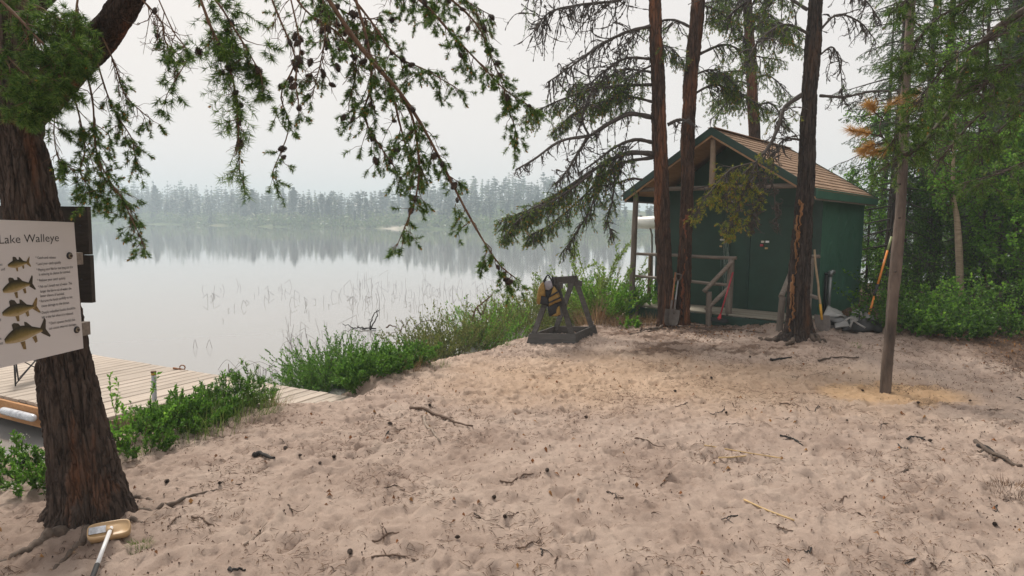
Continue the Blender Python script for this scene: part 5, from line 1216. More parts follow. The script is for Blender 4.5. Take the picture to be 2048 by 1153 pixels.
mid_limb(pA_, [(1303, 235), (1262, 228), (1232, 240), (1195, 262), (1178, 272), (1120, 283), (1070, 318), (1032, 340)], YA, YA - 1.1, .042, .012, sec_n=44, sec_L=(.2, .6), hang=.6, thick=.9, **dead)
mid_limb(pA_, [(1178, 272), (1155, 308), (1135, 340), (1112, 368)], YA - .55, YA - .8, .028, .008, sec_n=40, sec_L=(.2, .5), hang=.3, **dead)
mid_limb(pA_, [(1178, 272), (1165, 240), (1175, 200), (1190, 170)], YA - .55, YA - .8, .02, .008, sec_n=20, sec_L=(.2, .5), hang=.5, **dead)
mid_limb(pA_, [(1304, 285), (1270, 280), (1230, 295), (1190, 325), (1160, 345)], YA, YA - .7, .034, .01, sec_n=26, sec_L=(.2, .6), hang=.3, green=lambda t_: .3, dead_curl=3)
mid_limb(pA_, [(1305, 308), (1262, 306), (1225, 318), (1180, 345), (1120, 385), (1060, 420), (1005, 440)], YA, YA - 1.2, .045, .009, sec_n=130, sec_L=(.2, .55), hang=.05, green=lambda t_: .9 if t_ > .25 else .4)
mid_limb(pA_, [(1305, 316), (1250, 325), (1210, 350), (1160, 400), (1100, 450), (1060, 470)], YA, YA - .5, .03, .008, sec_n=110, sec_L=(.2, .5), green=lambda t_: .85 if t_ > .3 else .4)
mid_limb(pA_, [(1240, 320), (1200, 370), (1180, 420), (1150, 470), (1128, 500)], YA - .3, YA - .6, .02, .006, sec_n=40, sec_L=(.15, .45), hang=.3, green=lambda t_: .7)
mid_limb(pA_, [(1230, 345), (1225, 400), (1215, 440), (1225, 470)], YA - .3, YA - .4, .015, .005, sec_n=22, sec_L=(.15, .35), hang=.4, green=lambda t_: .6)
mid_limb(pA_, [(1180, 350), (1110, 400), (1050, 430), (1010, 470)], YA - .8, YA - 1.4, .018, .006, sec_n=80, sec_L=(.15, .4), green=lambda t_: .95)
mid_limb(pA_, [(1285, 360), (1262, 358), (1230, 368), (1205, 372)], YA, YA - .3, .022, .009, sec_n=10, sec_L=(.2, .4), hang=.3, **dead)
mid_limb(pA_, [(1335, 250), (1360, 240), (1390, 250)], YA, YA - .1, .03, .02, sec_n=8, sec_L=(.2, .4), **dead)
mid_limb(pA_, [(1308, 205), (1260, 195), (1200, 205), (1150, 225), (1110, 262)], YA, YA + .2, .024, .007, sec_n=80, sec_L=(.2, .5), green=lambda t_: .9)
mid_limb(pA_, [(1306, 130), (1270, 150), (1240, 185), (1190, 215)], YA, YA - .4, .02, .007, sec_n=60, sec_L=(.2, .5), green=lambda t_: .9)
mid_limb(pA_, [(1310, 90), (1340, 95), (1365, 120)], YA, YA - .2, .018, .007, sec_n=24, sec_L=(.2, .4), green=lambda t_: .8)
# second trunk's limbs
mid_limb(pB_, [(1390, 150), (1420, 140), (1450, 150), (1475, 180)], YB2, YB2 - .4, .018, .007, sec_n=50, sec_L=(.2, .5), green=lambda t_: .85)
mid_limb(pB_, [(1398, 10), (1430, 20), (1470, 50), (1500, 100)], YB2, YB2 - .4, .018, .007, sec_n=50, sec_L=(.2, .5), green=lambda t_: .8)
mid_limb(pB_, [(1395, 110), (1450, 90), (1500, 110), (1560, 120)], YB2, YB2 + .4, .026, .008, sec_n=46, sec_L=(.2, .6), green=lambda t_: .75)
mid_limb(pB_, [(1392, 60), (1340, 40), (1280, 60), (1240, 100)], YB2, YB2 + .7, .026, .008, sec_n=40, sec_L=(.2, .6), green=lambda t_: .35, dead_curl=2)
mid_limb(pB_, [(1400, -20), (1460, -10), (1520, 40), (1580, 60)], YB2, YB2 - .6, .026, .008, sec_n=50, sec_L=(.2, .7), green=lambda t_: .7)
mid_limb(pB_, [(1385, 190), (1430, 170), (1480, 190), (1530, 215)], YB2, YB2 - .3, .022, .007, sec_n=40, sec_L=(.2, .5), green=lambda t_: .75)
mid_limb(pB_, [(1380, 380), (1420, 372), (1450, 375), (1462, 400)], YB2, YB2 - .5, .012, .006, sec_n=16, sec_L=(.15, .35), green=lambda t_: .8, ncol=M_needle_yel, bud=.3)
# peeled pine's limbs
mid_limb(pC_, [(1604, 190), (1570, 215), (1560, 245), (1540, 290), (1512, 325), (1490, 345), (1440, 400)], YC, YC - .6, .034, .010, sec_n=46, sec_L=(.2, .5), hang=.1, green=lambda t_: .12 if t_ < .5 else .6, dead_curl=4, ncol=M_needle_yel)
mid_limb(pC_, [(1600, 280), (1575, 278), (1558, 290), (1545, 325)], YC, YC - .2, .018, .006, sec_n=14, sec_L=(.2, .45), **dead)
mid_limb(pC_, [(1512, 325), (1470, 335), (1450, 350), (1420, 385), (1392, 425)], YC - .5, YC - .7, .014, .006, sec_n=40, sec_L=(.12, .34), green=lambda t_: .9, ncol=M_needle_yel, bud=.35, dead_curl=4)
mid_limb(pC_, [(1512, 328), (1490, 380), (1470, 430), (1455, 460)], YC - .5, YC - .7, .012, .005, sec_n=36, sec_L=(.12, .34), green=lambda t_: .7, ncol=M_needle_yel, bud=.35, dead_curl=4)
mid_limb(pC_, [(1512, 325), (1520, 380), (1510, 430), (1500, 455)], YC - .5, YC - .6, .012, .005, sec_n=40, sec_L=(.15, .4), green=lambda t_: .18, ncol=M_needle_yel, dead_curl=8, bud=0)
mid_limb(pC_, [(1512, 325), (1545, 370), (1550, 420), (1556, 455)], YC - .4, YC - .5, .010, .004, sec_n=20, sec_L=(.15, .35), green=lambda t_: .05, dead_curl=8, bud=0)
mid_limb(pC_, [(1622, 70), (1570, 50), (1520, 80), (1490, 130)], YC, YC - .5, .024, .008, sec_n=44, sec_L=(.2, .6), green=lambda t_: .65, dead_curl=2)
mid_limb(pC_, [(1615, 20), (1560, -10), (1500, 0), (1450, 40)], YC, YC + .6, .024, .008, sec_n=44, sec_L=(.2, .6), green=lambda t_: .6)
mid_limb(pC_, [(1640, 192), (1690, 194), (1740, 184), (1800, 182)], YC, YC + .2, .022, .010, sec_n=9, sec_L=(.1, .4), hang=.8, **dead)
mid_limb(pC_, [(1640, 60), (1675, 30), (1720, 45), (1750, 80)], YC, YC + .2, .018, .006, sec_n=18, sec_L=(.2, .6), hang=.6, **dead)
mid_limb(pC_, [(1640, 110), (1665, 95), (1680, 130), (1685, 200)], YC, YC + .2, .014, .005, sec_n=16, sec_L=(.2, .6), hang=.8, **dead)
mid_limb(pC_, [(1645, -20), (1690, -30), (1730, 0), (1760, 40)], YC, YC + .2, .018, .006, sec_n=18, sec_L=(.2, .6), hang=.6, **dead)
# pine behind the shed
YD = 17.0; gD = np.array([P(1520, 600, YD)[0], YD, float(gz(P(1520, 600, YD)[0], YD))]); pD_ = thing('pine_tree', tuple(gD), 'slim pine rising behind the shed roof between the nearer trunks', 'pine tree')
mid_trunk(pD_, [(1524, 620), (1518, 400), (1508, 250), (1500, 100), (1494, -20), (1488, -200)], [26, 24, 22, 19, 17, 12], YD, M_bark_red, 40, 160, .008, None, 8)
for k in range(15):
    y = rng.uniform(-120, 240); x = np.interp(y, [-200, 250], [1488, 1508]); s = 1 if k % 2 else -1
    mid_limb(pD_, [(x, y), (x + s * 35, y - 8), (x + s * rng.uniform(60, 100), y + rng.uniform(0, 40))], YD, YD + rng.uniform(-.8, .8), .03, .01, sec_n=26, sec_L=(.3, .7), nw=.009, nL=.045, green=lambda t_: .85, seg=10)

# ------------------------------------------------------------------ leafy growth
def bush(name, label, cat, base_, h, rad_, n, per, lsize, lmat, stem_mat=M_twig_brown, group=None, spread=.5, lfrom=.3, upright=.75, aspect=.45, stem_r=.003, jit=.3, flower=0, forks=2, leaf_up=.6):
    t_ = thing(name, tuple(base_), label, cat, group); st = MB(); lf = MB(); Cc, Dd = [], []; fl = []
    for k in range(n):
        a = rng.uniform(0, 6.283); r = rad_ * math.sqrt(rng.random()) * .75; p = np.array([base_[0] + math.cos(a) * r, base_[1] + math.sin(a) * r, 0]); p[2] = float(gz(p[0], p[1])) - .02
        d = unit(np.array([math.cos(a) * spread * (r / rad_ + .15), math.sin(a) * spread * (r / rad_ + .15), 1]) + rng.normal(0, .12, 3)); hh = h * rng.uniform(.6, 1.08) * (1 - .25 * (r / rad_) ** 2)
        main = walk(p, d, hh, 7, .0, jit); st.tube(main, np.linspace(stem_r, stem_r * .4, 8), 4, 0, False); lines = [main]
        for f_ in range(forks):
            i_ = int(rng.integers(2, 6)); q = walk(main[i_], unit(unit(main[i_ + 1] - main[i_]) + rng.normal(0, .4, 3)), hh * rng.uniform(.2, .45), 4, -.1, jit); st.tube(q, np.linspace(stem_r * .6, stem_r * .3, 5), 3, 0, False); lines.append(q)
        for li_, q in enumerate(lines):
            m_ = int(per * (1 if li_ == 0 else .5)); u = (lfrom if li_ == 0 else .1) + (1 - (lfrom if li_ == 0 else .1)) * rng.random(m_); x_ = u * (len(q) - 1); i_ = np.minimum(x_.astype(int), len(q) - 2); f_ = (x_ - i_)[:, None]
            pp = q[i_] * (1 - f_) + q[i_ + 1] * f_; dd = (q[i_ + 1] - q[i_]); dd /= np.linalg.norm(dd, axis=1)[:, None]
            rd = rng.normal(0, 1, (m_, 3)); Cc.append(pp); Dd.append(dd * leaf_up + rd * .5)
            if flower and rng.random() < flower: fl.append(q[-1])
    st.build('stems', stem_mat, t_, 'stuff'); leaves(lf, np.concatenate(Cc), lsize, 0, None, aspect, 0, np.concatenate(Dd)); lf.build('leaves', lmat, t_, 'stuff')
    if fl:
        fm = MB(); c = np.repeat(np.array(fl), 14, 0) + rng.normal(0, .014, (len(fl) * 14, 3)); leaves(fm, c, .014, 0, None, .9); fm.build('blossoms', M_flower, t_, 'stuff')
    return t_
def tuft(name, label, cat, base_, h, rad_, n, mat, wd=.006, lean=.5, group=None, kind=None, parent=None):
    m_ = MB(); V = []; F = []
    for k in range(n):
        a = rng.uniform(0, 6.283); r = rad_ * math.sqrt(rng.random()); p = np.array([base_[0] + math.cos(a) * r, base_[1] + math.sin(a) * r, 0]); p[2] = float(gz(p[0], p[1])) - .01
        d = unit([math.cos(a) * lean * rng.random(), math.sin(a) * lean * rng.random(), 1]); hh = h * rng.uniform(.5, 1.1); s_ = unit([-math.sin(a), math.cos(a), 0]) * wd / 2
        q = walk(p, d, hh, 4, .35, .12); b0 = len(V)
        for i_ in range(4): V += [q[i_] - s_ * (1 - i_ / 5), q[i_] + s_ * (1 - i_ / 5)]
        V.append(q[4]); F += [(b0 + 2 * i_, b0 + 2 * i_ + 1, b0 + 2 * i_ + 3, b0 + 2 * i_ + 2) for i_ in range(3)] + [(b0 + 6, b0 + 7, b0 + 8)]
    m_.add(V, F); o_ = m_.build(name, mat, parent, kind)
    if label: tag(o_, label, cat, group)
    return o_
BG = 'low leafy shrubs along the bank'
bank = [
    ((22, 985), .26, .30, 34, 26, .030, M_gale, 'low white flowered shrub at the water left of the big pine', .5),
    ((-10, 968), .30, .25, 24, 26, .030, M_gale, 'leafy shrub cut by the left edge of the photo beside the water', .3),
    ((75, 962), .24, .22, 20, 24, .026, M_gale, 'small leafy sprig against the left side of the big pine trunk', .3),
    ((232, 905), .55, .20, 16, 22, .036, M_leaf, 'loose bright sprig right of the big pine below the dock corner', 0),
    ((262, 915), .30, .22, 20, 22, .032, M_gale, 'small shrub at the water under the dock face', 0),
    ((335, 872), .34, .28, 60, 36, .030, M_gale, 'dense green shrub covering the dock corner beside the metal post', .0),
    ((395, 850), .26, .28, 50, 34, .030, M_gale, 'green shrub mixed with grass left of the white blossomed shrub', .0),
    ((455, 828), .34, .22, 40, 34, .030, M_gale, 'white blossomed shrub in front of the gangway', .45),
    ((498, 812), .38, .18, 30, 32, .030, M_gale, 'second blossomed shrub at the gangway, taller and nearer the sand', .6),
    ((635, 772), .44, .34, 110, 44, .034, M_gale, 'round dense green shrub at the end of the gangway', 0),
    ((690, 764), .42, .34, 100, 42, .034, M_gale, 'dense green shrub right of the round one by the gangway', 0),
    ((742, 756), .42, .34, 90, 40, .034, M_gale, 'dense green shrub midway along the bank in front of the driftwood', 0),
    ((795, 742), .42, .34, 90, 40, .034, M_gale, 'tall green shrub right behind the sand midway along the bank', 0),
    ((845, 715), .46, .42, 80, 36, .036, M_olive, 'leaning green shrub with dry stems at its foot', 0),
    ((905, 700), .66, .5, 90, 40, .038, M_olive, 'tall bushy shrub below the hanging pine tip', 0),
    ((960, 685), .62, .5, 70, 34, .040, M_leaf, 'bright leaved shrub left of the trestle frame', 0),
    ((1015, 672), .72, .5, 70, 30, .042, M_olive, 'olive shrub directly left of the tray of the trestle', 0),
    ((1120, 655), 1.1, .6, 80, 34, .045, M_olive, 'dark green shrub seen through the legs of the trestle', 0),
    ((1165, 650), 1.15, .55, 80, 36, .045, M_gale, 'upright green shrub right behind the trestle', 0),
    ((1215, 640), .95, .45, 60, 34, .045, M_leaf, 'bright shrub between the trestle and the porch', 0),
    ((1290, 632), .75, .40, 40, 30, .050, M_leaf, 'leafy shrub seen under the porch rails at the water', 0),
    ((1262, 656), .22, .16, 16, 18, .035, M_leaf, 'tiny green plant at the foot of the porch end board', 0)]
for (px, py), h, r_, n, per, ls, mt, lab, fl in bank:
    g = G(px, py); g = g + np.array([0, r_ * .5, 0]); g = g if lake_sd(g[0], g[1]) > .02 else g - np.array([-.1, r_ * .6, 0]); g[2] = float(gz(g[0], g[1]))
    h2 = h + max(0, -g[2]) * .8
    bush('shrub', lab, 'shrub', g, h2, r_, n, int(per * 2.0), ls * 1.1, mt, group=BG, flower=fl, aspect=.42, leaf_up=.9, spread=.9, lfrom=.12)
# willows with see-through yellow green leaves
g = G(1075, 655) + [0, .6, 0]; bush('willow_shrub', 'airy yellow green willow rising behind the trestle frame', 'willow', g, 1.75, .6, 30, 110, .062, M_willow, spread=1.1, lfrom=.3, aspect=.35, stem_r=.007, forks=4, jit=.35)
g = G(1030, 660) + [0, .6, 0]; bush('willow_shrub', 'sparse young willow leaning over the water left of the trestle', 'willow', g, 1.5, .45, 18, 90, .06, M_willow, spread=1.4, lfrom=.3, aspect=.35, stem_r=.006, forks=4, jit=.4)
g = G(1205, 640) + [0, .5, 0]; bush('willow_shrub', 'slender willow sapling between trestle and porch post', 'willow', g, 1.7, .35, 16, 100, .062, M_willow, spread=.7, lfrom=.35, aspect=.38, stem_r=.006, forks=4, jit=.3)
g = G(1240, 640) + [0, .4, 0]; bush('willow_shrub', 'small willow close against the left porch post', 'willow', g, 1.1, .2, 7, 34, .045, M_willow, spread=.8, lfrom=.3, aspect=.38, stem_r=.005, forks=3, jit=.3)
g = G(930, 690) + [0, .9, 0]; bush('willow_shrub', 'thin light willow standing at the water behind the bushy shrub', 'willow', g, 1.35, .3, 9, 50, .042, M_willow, spread=.8, lfrom=.4, aspect=.35, stem_r=.005, forks=4, jit=.35)
# dry stems behind the trestle and grasses along the sand edge
k = 0
for (px, py, h, r_, n, mt, lab) in [(1000, 682, .5, .35, 160, M_drygrass, 'rusty dry stems left of the trestle tray'), (1060, 662, .62, .45, 260, M_drygrass, 'brown dry stems behind the left trestle legs'), (1130, 655, .62, .5, 260, M_drygrass, 'brown dry stems behind the right trestle legs'), (1190, 648, .5, .4, 200, M_drygrass, 'dry stems around the sawn log'),
                                 (870, 722, .30, .35, 200, M_drygrass, 'tawny dead grass hanging over the bank edge midway'), (930, 705, .3, .35, 180, M_drygrass, 'tawny dead grass under the tall bushy shrub'), (810, 738, .22, .3, 110, M_drygrass, 'short dead grass at the foot of the dense shrubs'),
                                 (1240, 652, .22, .3, 150, M_drygrass, 'short tawny grass before the porch end board'), (1300, 650, .2, .3, 120, M_drygrass, 'thin dry grass under the porch fascia'),
                                 (420, 862, .34, .25, 110, M_grass, 'green grass in front of the shrubs by the dock'), (370, 880, .25, .2, 90, M_grass, 'low green grass at the sand edge below the dock'), (480, 838, .34, .22, 120, M_grass, 'green grass below the blossomed shrub'), (525, 822, .32, .16, 90, M_grass, 'upright grass tuft right of the blossomed shrub'),
                                 (572, 806, .22, .10, 46, M_grass, 'lone grass tuft on the gangway end'), (602, 800, .26, .12, 60, M_grass, 'rightmost grass tuft where the gangway meets sand'), (548, 812, .2, .16, 60, M_drygrass, 'yellowing grass tuft at the gangway end'),
                                 (720, 770, .14, .3, 90, M_grass, 'thin grass fringe under the dense shrubs'), (880, 735, .12, .12, 30, M_grass, 'small grass tuft on the sand edge midway'), (1008, 692, .10, .12, 40, M_grass, 'mossy little tuft left of the trestle tray'), (300, 895, .2, .2, 60, M_grass, 'grass at the sand edge right of the big pine'),
                                 (280, 1090, .055, .06, 120, M_grass, 'dark little grass tuft beside the deck brush'), (1712, 692, .05, .08, 50, M_grass, 'small green tuft on the sand below the tarp heap')]:
    g = G(px, py); g[1] += r_ * .3 if py < 1000 else 0
    tuft('grass_tuft', lab, 'grass', g, h * (1.25 if mt is M_drygrass and px > 800 else 1), r_, int(n * (1.6 if mt is M_drygrass else 1)), mt, .0045 if py > 750 else .007, .7, 'grass tufts along the bank')

# ------------------------------------------------------------------ reeds and driftwood in the shallows
m_ = MB()
def reed(px, py, hpx, lean, r_):
    p = atz(px, py, WATER); 
    if lake_sd(p[0], p[1]) > -.1: return
    h = hpx / FPX * p[1]; q = walk(p - zz * .3, unit([lean, 0, 1]), .3 + h, 3, 0, .06); m_.tube(q, r_, 3, 0, False)
    if rng.random() < .35:      # snapped over
        e_ = unit([rng.choice([-1, 1]) * rng.uniform(.5, 1), rng.normal(0, .3), -rng.uniform(.3, .9)]); m_.tube([q[-1], q[-1] + e_ * h * rng.uniform(.5, 1.1)], r_, 3, 0, False)
for k in range(150):
    x = rng.uniform(700, 1010); y = rng.normal(592, 26) - (1010 - x) * .02
    if 560 < y < 640: reed(x, y, rng.uniform(6, 24), rng.normal(0, .15), .0038)
for k in range(46): reed(rng.uniform(400, 740), rng.normal(598, 16), rng.uniform(5, 18), rng.normal(0, .2), .0042)
for k in range(60): reed(rng.uniform(570, 760), rng.uniform(668, 735), rng.uniform(12, 46), rng.normal(0, .25), .003)
for k in range(26): reed(rng.uniform(500, 600), rng.uniform(745, 765), rng.uniform(8, 26), rng.normal(0, .1), .0035)
for x, y, a in [(455, 740, 1), (480, 745, -1), (500, 742, 1.3), (515, 744, -1.5), (560, 738, 1), (585, 740, -1.2), (575, 700, 1), (610, 715, -1), (640, 695, 1.2), (600, 730, .6), (390, 697, .3), (418, 697, -.3)]:
    p = atz(x, y, WATER); w_ = rng.uniform(.10, .26); q = np.array([p + [-w_ * a, 0, -.04], p + [-w_ * .4 * a, 0, .11], p + [0, .02, .15], p + [w_ * .5 * a, .02, .07], p + [w_ * a, .03, -.03]]); m_.tube(spline(q, 12), .0028, 3, 0, False)
reeds_ = m_.build('reeds', M_reed, kind='stuff')
def driftwood(lab, paths, Y, mat=M_charc, r_=.016):
    p0 = P(*paths[0][0], Y); t_ = thing('driftwood_branch', (p0[0], p0[1], WATER), lab, 'driftwood'); m_ = MB()
    for pth in paths:
        q = spline([P(x, y, Y + k_ * .06) for k_, (x, y) in enumerate(pth)], 12, .008); q[:, 2] = np.maximum(q[:, 2], WATER - .05); m_.tube(q, np.linspace(r_, r_ * .45, 12), 6)
        for i_ in range(2, 11, 2):
            if rng.random() < .7: m_.tube(walk(q[i_], rng.normal(0, 1, 3) + [0, 0, .6], rng.uniform(.06, .16), 3), [r_ * .4, r_ * .35, r_ * .3, r_ * .2], 4)
    m_.build('branch', mat, t_); return t_
YW = float(atz(735, 660, WATER)[1])
driftwood('black driftwood branch reaching left over still water beyond the bank', [[(752, 658), (735, 657), (712, 660), (700, 652), (685, 648)], [(735, 657), (715, 656), (694, 664)], [(740, 662), (748, 645), (756, 630), (752, 622)], [(740, 662), (742, 642), (750, 626), (760, 620)]], YW)
driftwood('small brown snag sticking out of the water right of the driftwood', [[(800, 664), (806, 650), (803, 640)], [(812, 664), (812, 650), (822, 637)]], YW - .3, M_twig_brown, .013)
driftwood('little brown stub lying in the water between two snags', [[(772, 655), (782, 652), (795, 656)]], YW, M_twig_brown, .018)
driftwood('arched grey branch bending out of the shrubs over the water', [[(835, 690), (828, 662), (840, 645), (862, 640), (880, 650)]], YW - 3.2, M_root, .008)
driftwood('dark forked snag behind the bushy shrub near the willow', [[(945, 640), (955, 615), (975, 598), (985, 588)], [(955, 615), (962, 630), (972, 610)]], YW - 2.4, M_twig_brown, .016)

# ------------------------------------------------------------------ the wood on the right
def conifer(lab, px, Y, h, r_, n=70, bottom=.08, mat=M_spruce, tmat=M_bark_grey, droop=.35, trunk_w=None, lean=0, group='spruces in the wood on the right', nrows=1, dens=1.0, name='spruce_tree'):
    b0 = P(px, 600, Y); g = np.array([b0[0], Y, 0]); g[2] = float(gz(g[0], g[1])); t_ = thing(name, tuple(g), lab, 'spruce', group)
    rt = trunk_w or h * .014; top = g + [lean * h, 0, h]; mb, tl_ = trunk_mesh([g - zz * .2, g + (top - g) * .5 + [.03, 0, 0], top], [rt, rt * .65, .01], 24, 90, .006, 1, None, px); mb.build('trunk', tmat, t_)
    wood = MB(); nd = MB(); A, B = [], []
    for k in range(int(n)):
        u = bottom + (1 - bottom) * ((k + rng.random()) / n); p = g + (top - g) * u; a = k * 2.4 + rng.normal(0, .3); L_ = r_ * (1 - u) ** .75 * rng.uniform(.65, 1.15) + .15
        d = unit([math.cos(a), math.sin(a), .15 - droop * (1 - u)]); q = walk(p, d, L_, 7, droop * .3, .12); q[-2:, 2] += .04 * L_; wood.tube(q, np.linspace(.012 + .006 * L_, .003, 8), 4, 0, False)
        side = unit(np.cross(d, zz)); ns = max(4, int(L_ / .085 * dens))
        for j_ in range(ns):
            v = .18 + .82 * (j_ + rng.random()) / ns; x_ = v * 7; i_ = min(int(x_), 6); bp = q[i_] + (q[i_ + 1] - q[i_]) * (x_ - i_); sgn = 1 if j_ % 2 else -1
            l2 = L_ * .38 * (1.08 - v) * rng.uniform(.6, 1.3) + .08; e = unit(unit(q[i_ + 1] - q[i_]) * .8 + side * sgn * .9 + np.array([0, 0, -.35 + rng.normal(0, .2)])); r2 = walk(bp, e, l2, 3, .35, .15)
            A += list(r2[:-1]); B += list(r2[1:]); wood.tube(r2, [.004, .003, .0025, .002], 3, 0, False)
            for w2 in (.4, .7):
                for s2 in (-1, 1):
                    bp2 = r2[0] + (r2[-1] - r2[0]) * w2; l3 = l2 * .4 * rng.uniform(.5, 1.2); e2 = unit(unit(r2[-1] - r2[0]) + np.cross(e, zz) * s2 * .8 + rng.normal(0, .15, 3)); A.append(bp2); B.append(bp2 + e2 * l3)
        A.append(q[5]); B.append(q[7])
    wood.build('branches', M_deadtwig, t_, 'stuff'); needles(nd, A, B, 7, .030, .011, 50, 0, .1); nd.build('needles', mat, t_, 'stuff'); return t_
conifer('dark spruce with drooping boughs just right of the shed roof', 1778, 14.5, 11.5, 1.75, 100, .28, droop=.5)
conifer('spruce with black trunk right behind the bare pole', 1778, 13.6, 6.5, 1.3, 56, .16, trunk_w=.10, droop=.4)
conifer('spruce between the bare pole and the cream birch', 1862, 16.0, 10.0, 2.0, 96, .06, droop=.4)
conifer('spruce behind the cream birch, its boughs crossing the stem', 1935, 14.8, 7.0, 1.9, 80, .10, droop=.45)
conifer('tall spruce far back between birch and right edge', 1985, 18.5, 12.5, 2.4, 96, .1, droop=.4)
conifer('heavy spruce trunk at the right edge of the photo', 2044, 12.8, 10.5, 2.0, 84, .2, trunk_w=.19, droop=.4)
conifer('slim dead looking spruce stem left of the heavy right edge trunk', 2018, 12.9, 6.0, 1.1, 44, .25, trunk_w=.06, droop=.2, dens=.6)
conifer('spruce filling the gap behind the shed and the tarp heap', 1752, 17.5, 7.0, 1.7, 70, .04, droop=.4)
conifer('far spruce between the bare pole and the pale leaning trunk', 1830, 21.0, 11.0, 2.2, 80, .05, droop=.4)
conifer('far spruce beyond the birch with hazy top', 1900, 22.0, 9.0, 2.3, 80, .05, droop=.4)
conifer('far spruce at the right edge', 2060, 19.0, 11.0, 2.4, 80, .05, droop=.4)
conifer('tall spruce cut by the right edge of the photo', 2110, 14.5, 12.0, 2.4, 90, .08, droop=.4)
conifer('tiny young spruce on the needle litter at the right edge', 2032, 11.0, .55, .38, 26, .05, trunk_w=.012, droop=.1)
def broadleaf(lab, cat, name, px, Y, h, tw, tmat, lmat, n, per, crown0=.3, spread=.9, lsize=.06, path=None, group=None, seed=0, up=.5):
    b0 = P(px, 640, Y); g = np.array([b0[0], Y, 0]); g[2] = float(gz(g[0], g[1])); t_ = thing(name, tuple(g), lab, cat, group)
    if path: pts = [g - zz * .15] + [P(x, y, Y) for x, y in path]
    else: pts = [g - zz * .15, g + [rng.normal(0, .12), 0, h * .5], g + [rng.normal(0, .25), 0, h]]
    mb, tl_ = trunk_mesh(pts, [tw, tw * .8, tw * .45, .012], 20, 120, .002, 1.5, None, px); mb.build('trunk', tmat, t_)
    wood = MB(); lf = MB(); Cc = []
    for k in range(n):
        u = crown0 + (1 - crown0) * rng.random(); p = tl_[min(int(u * len(tl_)), len(tl_) - 1)]; a = rng.uniform(0, 6.283); L_ = spread * (1.15 - u * .6) * rng.uniform(.4, 1.1)
        q = walk(p, unit([math.cos(a), math.sin(a), up]), L_, 6, .15, .35); wood.tube(q, np.linspace(.011, .003, 7), 4, 0, False)
        for j_ in range(5):
            i_ = int(rng.integers(1, 6)); r2 = walk(q[i_], unit(rng.normal(0, 1, 3) + [0, 0, .1]), rng.uniform(.15, .45) * min(1, spread), 4, .2, .4); wood.tube(r2, [.004, .0035, .003, .0025, .002], 3, 0, False)
            m2 = int(per / 5); uu = rng.random(m2) * 3.99; ii = uu.astype(int); ff = (uu - ii)[:, None]; Cc.append(r2[ii] * (1 - ff) + r2[ii + 1] * ff + rng.normal(0, .018, (m2, 3)))
    wood.build('branches', M_deadtwig if tmat is not M_birch else M_twig_brown, t_, 'stuff'); leaves(lf, np.concatenate(Cc), lsize, 0, None, .75, .5); lf.build('leaves', lmat, t_, 'stuff'); return t_
broadleaf('birch with cream trunk standing among the spruces on the right', 'birch', 'birch_tree', 1918, 12.2, 6.5, .07, M_birch, M_leaf, 60, 70, .48, 1.1, .055, [(1920, 560), (1915, 450), (1906, 380), (1910, 250), (1915, 100)])
broadleaf('pale grey trunk leaning right behind the bare pole', 'tree', 'leaning_tree', 1826, 14.5, 6, .085, flat('pale_bark', (.24, .20, .19), .8, .5, 9, .5, stretch=(1, 1, 4)), M_leaf_dk, 26, 50, .5, 1.0, .06, [(1832, 590), (1848, 500), (1862, 420), (1872, 340), (1880, 230)])
broadleaf('thin orange brown stem leaning between the birch and the right edge', 'tree', 'leaning_tree', 1952, 13.2, 5, .035, flat('orange_bark', (.26, .13, .06), .8, .5, 9, .4), M_leaf, 34, 60, .35, .9, .055, [(1962, 590), (1985, 500), (2010, 420), (2030, 330)])
for i_, (px, Y, h, n, per, ls, mt, lab, spd) in enumerate([
    (1728, 15.2, 3.9, 46, 90, .055, M_leaf, 'bright leafy sapling right behind the shed eave', 1.0),
    (1765, 15.8, 3.4, 46, 90, .055, M_leaf, 'bright leafy sapling between shed and bare pole', .9),
    (1815, 14.6, 3.2, 40, 80, .055, M_leaf_dk, 'leafy sapling just right of the bare pole', .9),
    (1850, 13.5, 2.4, 44, 80, .055, M_leaf_dk, 'bushy sapling left of the cream birch', .9),
    (1895, 15.5, 3.6, 44, 80, .055, M_leaf, 'light leaved sapling behind the cream birch', 1.0),
    (1962, 12.6, 3.1, 50, 80, .060, M_leaf, 'bright sapling right of the birch', .9),
    (2005, 12.2, 3.4, 54, 90, .062, M_leaf, 'bright large leaved sapling near the right edge', .9),
    (2062, 10.8, 3.0, 60, 90, .065, M_leaf, 'large leaved sapling leaning in from the right edge', .9),
    (1990, 16.5, 4.6, 40, 70, .06, M_leaf_dk, 'deep green sapling in the back right', 1.1),
    (1700, 18.5, 3.0, 40, 80, .06, M_leaf, 'leafy sapling far behind the shed corner', 1.0),
    (1935, 19.0, 4.0, 50, 80, .07, M_leaf, 'light sapling far back behind birch', 1.3),
    (2040, 17.0, 4.5, 50, 80, .07, M_leaf, 'light sapling far back at the right edge', 1.3)]):
    broadleaf(lab, 'sapling', 'leafy_sapling', px, Y, h, .03, M_bark_grey, mt, n, per, .12, spd, ls, group='leafy saplings in the wood on the right')
UG = 'undergrowth shrubs along the wood edge'
